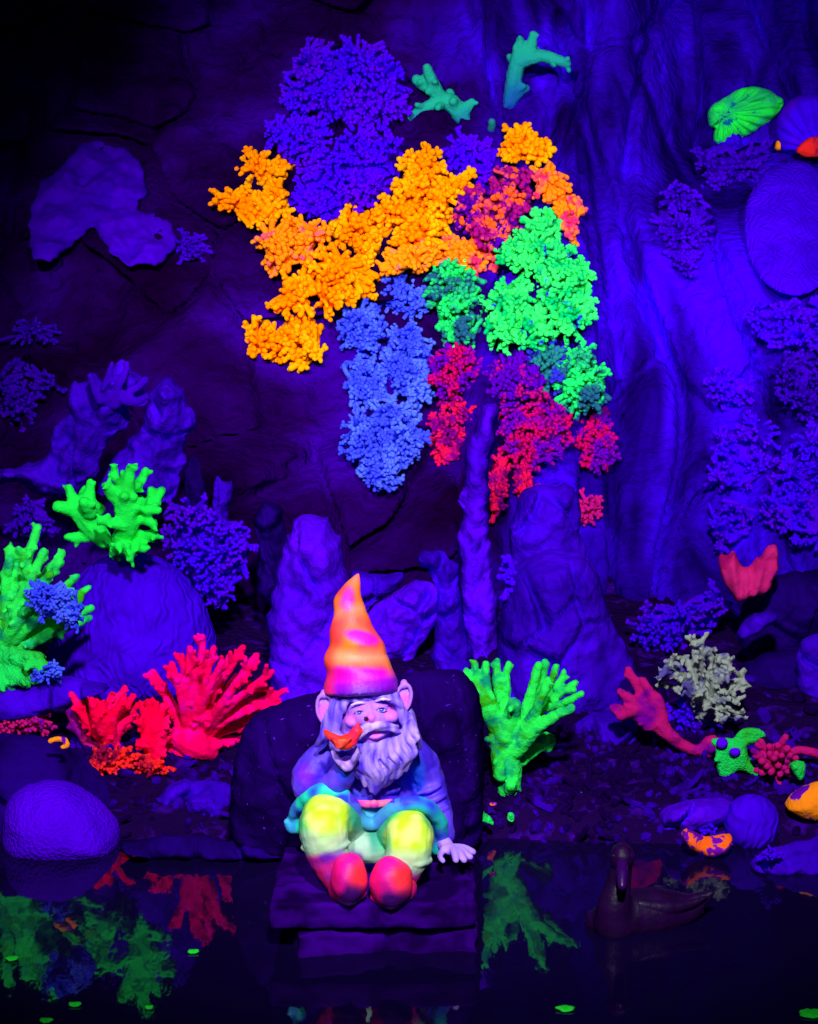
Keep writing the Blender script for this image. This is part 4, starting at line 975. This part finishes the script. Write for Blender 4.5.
# hair, beard, moustache and brows are carved locks
rnd = random.Random(4)
def lock(g, a, b, r0, r1, Y0, Y1, amp=2.5, ph=None, n=7):
    ph = rnd.uniform(0, 6) if ph is None else ph; pts = []
    dx, dy = b[0] - a[0], b[1] - a[1]; ln = math.hypot(dx, dy); nx, ny = -dy / ln, dx / ln
    for k in range(n):
        t = k / (n - 1); q = amp * math.sin(ph + t * 5.2) * t ** .5
        pts.append((a[0] + dx * t + nx * q, a[1] + dy * t + ny * q, r0 + (r1 - r0) * t ** 1.6, Y0 + (Y1 - Y0) * t - .009 * math.sin(t * 3.14)))
    T(g, pts, 8)
def hairpaint(base, hi):
    def f(p):
        return lerp(srgb(*base), srgb(*hi), max(0, min(1, .45 + 1.1 * noise.noise((p.x * 130, p.y * 60, p.z * 28)))))
    return f
g = Geo()
for a, b in (((334, 702), (328, 738)), ((330, 712), (322, 742)), ((337, 712), (334, 748)), ((341, 704), (336, 732)), ((346, 701), (341, 712)), ((326, 722), (318, 746)),
             ((403, 712), (412, 742)), ((408, 716), (418, 738)), ((398, 704), (406, 728)), ((396, 696), (402, 712)), ((350, 698), (362, 703)), ((360, 696), (372, 702)), ((374, 694), (392, 701)), ((386, 694), (398, 706)), ((412, 722), (420, 748))):
    lock(g, a, b, 4.6, 2.6, 3.405, 3.405, 1.5)
B(g, 333, 728, 3.43, 10, 20, .022); B(g, 408, 726, 3.43, 9, 20, .022)
piece('hair', g, pmat('painted_hair'), hairpaint((80, 45, 215), (165, 130, 250)), voxel=.0016, smooth=1)
g = Geo()
B(g, 376, 756, 3.412, 33, 26, .028); B(g, 377, 772, 3.408, 20, 17, .022)
ends = [((336, 733), (336, 756)), ((340, 738), (346, 768)), ((347, 742), (354, 778)), ((354, 743), (361, 786)), ((361, 743), (368, 791)), ((368, 743), (373, 793)), ((375, 743), (377, 790)), ((382, 742), (385, 783)), ((389, 741), (393, 778)),
        ((396, 738), (400, 777)), ((402, 734), (404, 774)), ((407, 728), (409, 766)), ((412, 724), (413, 752)), ((410, 734), (410, 770))]
for a, b in ends:
    lock(g, a, b, 5.4, 2.6, 3.392, 3.390, 4.2, ph=1.0 + a[0] * .05)
for a, b in ends[2:]:
    lock(g, (a[0] + 2, a[1] + 8), (b[0] + 2, b[1] - 8), 3.4, 1.8, 3.384, 3.383, 4.8, ph=2.5 + a[0] * .045)
piece('beard', g, pmat('painted_beard'), hairpaint((75, 38, 212), (172, 138, 250)), voxel=.0015, smooth=1)
g = Geo()
lock(g, (372, 726), (350, 734), 4.4, 1.6, 3.378, 3.384, 1.5, 0); lock(g, (374, 727), (356, 739), 3.2, 1.4, 3.378, 3.382, 1.5, 0)
lock(g, (374, 726), (398, 725), 4.6, 1.6, 3.378, 3.386, 1.5, 3); lock(g, (376, 728), (402, 731), 3.2, 1.4, 3.379, 3.388, 1.5, 3)
piece('moustache', g, pmat('painted_moustache'), hairpaint((110, 70, 225), (200, 170, 250)), voxel=.0013, smooth=1)
for nm, a, b in (('eyebrow', (351, 705.5), (365, 703)), ('eyebrow', (376, 701), (390, 700))):
    g = Geo(); T(g, [(a[0], a[1], 1.2, 3.391), ((a[0] + b[0]) / 2, (a[1] + b[1]) / 2 - 1.5, 1.7, 3.386), (b[0], b[1], 1.2, 3.389)], 8)
    piece(nm, g, pmat('painted_eyebrow'), hairpaint((180, 140, 240), (230, 200, 252)), voxel=.0011, smooth=1)
for ex, ey in ((359.5, 712), (381.5, 709)):
    g = Geo(); B(g, ex, ey, 3.3870, 5.2, 3.1, .0065, .12)
    def eyep(p, ex=ex, ey=ey):
        x, y = PX(p); d = math.hypot(x - ex, y - ey - .2)
        return srgb(5, 5, 60) if d < 1.1 else srgb(20, 60, 230) if d < 2.6 else srgb(190, 175, 250)
    piece('eye', g, pmat('painted_eye', .3, .5, bump=0), eyep, voxel=.0008, smooth=0)
    g = Geo(); T(g, [(ex - 5.2, ey + .6, 1.0, 3.384), (ex, ey - 2.6, 1.5, 3.380), (ex + 5.2, ey - .2, 1.0, 3.384)], 8)
    piece('eyelid', g, pmat('painted_eyelid'), lambda p: srgb(190, 110, 215), voxel=.0008, smooth=1)

# jacket
g = Geo()
T(g, [(369, 748, 30, 3.455), (369, 765, 40, 3.462), (370, 790, 46, 3.468), (371, 812, 50, 3.470), (371, 835, 50, 3.470)], 28)
T(g, [(335, 752, 19, 3.455), (318, 766, 19.5, 3.44), (309, 783, 18.5, 3.425), (318, 793, 18, 3.405), (332, 788, 15, 3.390), (341, 777, 13, 3.380), (344, 771, 12, 3.377)], 18)
T(g, [(404, 750, 19, 3.46), (422, 764, 17.5, 3.465), (430, 785, 16.5, 3.47), (436, 805, 15.5, 3.462), (440, 822, 14.5, 3.450), (442, 834, 13.5, 3.438)], 18)
for q in ((424, 790, 3.452), (428, 800, 3.45), (431, 812, 3.446)):   # folds of the straight sleeve
    T(g, [(q[0] - 6, q[1] + 3, 3, q[2] - .004), (q[0] + 6, q[1], 3.6, q[2] - .008), (q[0] + 16, q[1] - 5, 2.6, q[2])], 8)
T(g, [(300, 778, 4, 3.415), (311, 790, 4.5, 3.392), (326, 797, 3.6, 3.384)], 8)
T(g, [(345, 758, 5, 3.425), (350, 785, 4, 3.418), (370, 796, 4, 3.415), (398, 788, 4, 3.418)], 8)
def jpaint(p):
    x, y = PX(p); c = lerp(srgb(62, 30, 215), srgb(98, 64, 238), max(0, min(1, .5 + 1.6 * nz(p, 28))))
    t = max(0, 1 - ((x - 335) / 34) ** 2 - ((y - 800) / 14) ** 2); c = lerp(c, srgb(20, 70, 225), min(1, 1.5 * t))
    t = max(0, 1 - ((x - 345) / 12) ** 2 - ((y - 770) / 16) ** 2); c = lerp(c, srgb(20, 50, 215), min(1, 1.2 * t))
    t = max(0, 1 - ((x - 418) / 9) ** 2 - ((y - 775) / 22) ** 2); c = lerp(c, srgb(35, 80, 240), min(1, 1.3 * t))
    t = max(0, 1 - ((x - 305) / 13) ** 2 - ((y - 775) / 16) ** 2); c = lerp(c, srgb(115, 20, 225), .8 * t)
    return c
piece('jacket', g, pmat('painted_jacket'), jpaint, disp=lambda p: .0024 * nz(p, 42) + .0012 * nz(p, 95), voxel=.0019)
# coat skirt with its turned hem over the knees
g = Geo()
T(g, [(292, 820, 5, 3.43), (300, 806, 8, 3.41), (310, 796, 8, 3.392), (325, 790, 8, 3.380), (342, 794, 8, 3.378), (352, 806, 8, 3.384), (360, 820, 7, 3.392), (374, 824, 7, 3.396), (386, 815, 8, 3.390), (398, 806, 8, 3.384), (415, 803, 8, 3.384), (430, 809, 8, 3.392), (440, 822, 8, 3.410), (441, 840, 7, 3.43)], 12)
T(g, [(318, 805, 18, 3.42), (345, 805, 16, 3.42), (372, 812, 14, 3.42), (400, 815, 16, 3.42), (428, 822, 14, 3.43)], 14)
T(g, [(300, 812, 9, 3.425), (294, 828, 8, 3.43), (287, 822, 4, 3.425)], 10)
T(g, [(436, 825, 9, 3.43), (438, 848, 8, 3.43)], 10)
def spaint(p):
    x, y = PX(p)
    edge = srgb(25, 215, 175) if x < 355 else srgb(30, 190, 190)
    c = lerp(srgb(40, 60, 225), edge, max(0, min(1, .62 + 1.8 * nz(p, 35) )))
    if 348 < x < 400: c = lerp(c, srgb(70, 110, 200), .6)
    if x < 296: c = lerp(c, srgb(60, 130, 245), .7)
    if y < 803 and 350 < x < 395: c = srgb(80, 40, 215)
    return c
piece('coat_skirt', g, pmat('painted_coat_skirt'), spaint, disp=lambda p: .0016 * nz(p, 60), label='blue and turquoise coat skirt spread over the knees')
g = Geo()
T(g, [(356, 803, 3.5, 3.401), (366, 804, 4, 3.396), (378, 804, 4, 3.396), (391, 802, 3.5, 3.402)], 10); B(g, 374, 804, 3.392, 4.5, 4.5, .005)
piece('belt', g, pmat('painted_belt'), lambda p: lerp(srgb(225, 40, 170), srgb(255, 105, 150), max(0, min(1, .5 + 2 * nz(p, 80)))), voxel=.0014, label='short pink belt')

# trousers
g = Geo()
T(g, [(355, 828, 22, 3.43), (338, 818, 26, 3.395), (325, 820, 26, 3.365), (324, 835, 25, 3.350), (330, 858, 20, 3.345), (336, 874, 17, 3.345)], 22)
T(g, [(388, 836, 22, 3.43), (402, 832, 25, 3.395), (409, 836, 25, 3.368), (408, 850, 24, 3.352), (402, 868, 20, 3.346), (397, 880, 17, 3.345)], 22)
B(g, 370, 842, 3.42, 40, 22, .045)
for pts in ([(303, 848, 3.2, 3.345), (318, 853, 4, 3.326), (336, 849, 4, 3.326), (349, 843, 3, 3.340)], [(387, 860, 3, 3.342), (402, 862, 3.6, 3.328), (418, 864, 4, 3.328), (430, 860, 3, 3.345)]):
    T(g, pts, 8)
T(g, [(309, 838, 3, 3.350), (310, 856, 3.6, 3.35)], 8)
def tpaint(p):
    x, y = PX(p); n_ = nz(p, 40)
    Yl = lerp(srgb(185, 235, 30), srgb(205, 235, 110), max(0, min(1, .4 + 2 * nz(p, 55)))); Gr = srgb(40, 190, 110)
    sd = sstep(362, 376, x + .2 * (y - 840))
    q = lerp(math.hypot((x - 327) / 25, (y - 822) / 34), math.hypot((x - 410) / 25, (y - 838) / 32), sd) + .25 * n_
    c = lerp(Yl, Gr, sstep(.70, 1.15, q))
    c = lerp(c, srgb(60, 130, 130), .7 * sstep(344, 360, x) * sstep(390, 374, x))
    lim = 843 if x < 368 else 862
    lim = lerp(843, 862, sd)
    c = lerp(c, srgb(170, 200, 180), .75 * sstep(lim - 18, lim - 2, y + 5 * n_))
    c = lerp(c, lerp(srgb(200, 20, 110), srgb(120, 30, 190), max(0, min(1, .5 + 2 * n_))), sstep(lim + 6, lim + 16, y + 6 * n_))
    return c
piece('trousers', g, pmat('painted_trousers'), tpaint, disp=lambda p: .0022 * nz(p, 38) + .0010 * nz(p, 90))
# boots, soles towards the water
for cx, cy, rx, rz, tl in ((349, 879, 18.5, 29, .03), (391, 883, 22, 29, -.02)):
    g = Geo()
    B(g, cx, cy, 3.312, rx, rz * .93, .030, tl, 28)
    B(g, cx - 3 if cx < 370 else cx + 3, cy + 4, 3.335, rx * 1.02, rz * .82, .030, tl, 24)
    T(g, [(cx - rx * .8, cy + 14, 4, 3.312), (cx, cy + 23, 5, 3.296), (cx + rx * .8, cy + 14, 4, 3.312)], 10)
    def bpaint(p, cx=cx, cy=cy):
        x, y = PX(p); n_ = nz(p, 45)
        c = lerp(srgb(245, 5, 150), srgb(60, 0, 105), sstep(-.2, .55, (y - cy) / 28 + .5 * n_))
        ox = cx + 13
        t = max(0, 1.1 - ((x - ox) / 15) ** 2 - ((y - cy + 3) / 21) ** 2 + .5 * n_); c = lerp(c, srgb(255, 45, 50), min(.95, t) * sstep(cy + 20, cy, y + 8 * n_))
        c = lerp(c, srgb(225, 10, 90), .6 * sstep(cx - 6, cx - 15, x))
        return np.clip(c, 0, 1)
    piece('boot', g, pmat('painted_boot'), bpaint, disp=lambda p: .0016 * nz(p, 55), label='magenta boot with an orange flush' )

# the bird it holds
bd = empty('bird_figurine', tuple(W(345, 750, 3.345)))
tag(bd, 'small orange red bird figure perched on the gnome hand', 'bird')
g = Geo()
B(g, 346, 742, 3.338, 12, 7.5, .011, -.25)
B(g, 357, 731, 3.336, 5.6, 5.6, .0075)
T(g, [(350, 740, 7, 3.338), (356, 733, 5.5, 3.336)])
T(g, [(338, 741, 6, 3.340), (329, 735, 3.6, 3.345), (325, 731, 2.0, 3.35)])
T(g, [(357, 727, 2.4, 3.336), (359, 722.5, 1.2, 3.336)], 8)
def birdpaint(p):
    c = lerp(srgb(250, 45, 25), srgb(250, 30, 80), max(0, min(1, .5 + 2.2 * nz(p, 70))))
    return c
o = g.build('body', pmat('painted_bird'), bd, voxel=.0012, smooth=2, paint=birdpaint)
g = Geo()
for k in range(4): T(g, [(350 - k * 1.5, 739 + k * 1.6, 2.0, 3.326 + k * .0005), (341 - k, 741 + k * 2.0, 2.2, 3.325), (331 + k * 1.5, 738 + k * 2.4, 1.2, 3.333)], 8)
g.build('wing', pmat('painted_bird_wing'), bd, voxel=.0010, smooth=1, paint=lambda p: lerp(srgb(215, 20, 40), srgb(255, 80, 60), max(0, min(1, .5 + 3 * nz(p, 120)))))
g = Geo(); T(g, [(361, 731, 1.6, 3.334), (364, 732, .7, 3.332)], 8); g.build('beak', pmat('painted_beak'), bd, voxel=.0007, smooth=1, paint=lambda p: srgb(230, 60, 30))

# ------------------------------------------------------------------ duck decoy in the pool
DK = mat('dark_brown_duck_paint', (.010, .0004, .03), (.016, .0004, .045), 30, rough=.45, spec=.18, bscale=150, bump=.3)
DKB = mat('dark_duck_bill', (.03, .0004, .10), None, rough=.35, spec=.25, bump=.1)
dk = empty('duck_decoy', (W(640, 930, 3.40).x, 3.40, 0)); tag(dk, 'dark duck decoy floating on the pool, bill towards the viewer', 'duck')
g = Geo()
T(g, [(600, 922, 16, 3.40), (625, 914, 25, 3.40), (655, 912, 26, 3.41), (685, 908, 17, 3.42), (702, 899, 8, 3.42), (713, 892, 2.5, 3.42)], 20)
T(g, [(614, 925, 22, 3.385), (614, 905, 18, 3.38), (618, 885, 13, 3.385), (622, 868, 11, 3.385)], 16)
B(g, 622, 857, 3.385, 13, 15, .020)
g.build('body', DK, dk, voxel=.0025, smooth=4, disp=lambda p: .0008 * nz(p, 60))
g = Geo(); T(g, [(622, 862, 6, 3.372), (622, 874, 6, 3.352), (622, 886, 4.6, 3.338)], 14); g.build('bill', DKB, dk, voxel=.0014, smooth=3)
for ex in (613.5, 631): 
    g = Geo(); B(g, ex, 856, 3.374, 1.8, 1.8, .002); g.build('eye', DKB, dk)
g = Geo(); T(g, [(640, 905, 8, 3.388), (665, 908, 9, 3.392), (690, 904, 5, 3.402), (706, 897, 2, 3.41)], 12)
g.build('wing', DK, dk, voxel=.002, smooth=3)

# ------------------------------------------------------------------ bits that float on the pool
FLOAT = mat('floating_green_leaf', (.01, .75, .03), (.03, .9, .05), 40, bump=.2)
for px, py, rx, lab in ((12, 959, 7, 'tiny green leaf floating at the left edge of the pool'), (75, 1005, 7, 'tiny green leaf floating lower left, left of the curled one'), (149, 1008, 5, 'tiny curled green leaf floating lower left'),
                        (193, 952, 6, 'tiny green leaf floating nearest the slabs on the left'), (46, 1021, 7, 'tiny green leaf cut by the bottom edge at the left'), (565, 1009, 9, 'green leaf floating alone at the bottom right of the slabs'), (812, 1014, 15, 'largest green leaf floating in the bottom right corner')):
    Y = YZ(py, .001); c = W(px, py, Y); g = Geo(); k = K(Y); n = 20
    rn = random.Random(px)
    ring = [(math.cos(a) * (1 + .2 * rn.uniform(-1, 1)), math.sin(a) * (1 + .2 * rn.uniform(-1, 1))) for a in (2 * math.pi * i / n for i in range(n))]
    for z, s_ in ((.0002, .9), (.0015, 1.0), (.0028, .85), (.0034, .45)):
        for (a, b) in ring: g.v.append(Vector((c.x + a * rx * k * s_, c.y + b * rx * k * .75 * s_, z + .0012 * a * a)))
    for j in range(3):
        for i in range(n): g.f.append((j * n + i, j * n + (i + 1) % n, (j + 1) * n + (i + 1) % n, (j + 1) * n + i))
    g.f.append(tuple(range(3 * n, 4 * n))); g.f.append(tuple(reversed(range(n))))
    tag(g.build('floating_leaf', FLOAT), lab, 'leaf', 'green leaves floating on the pool')
#END
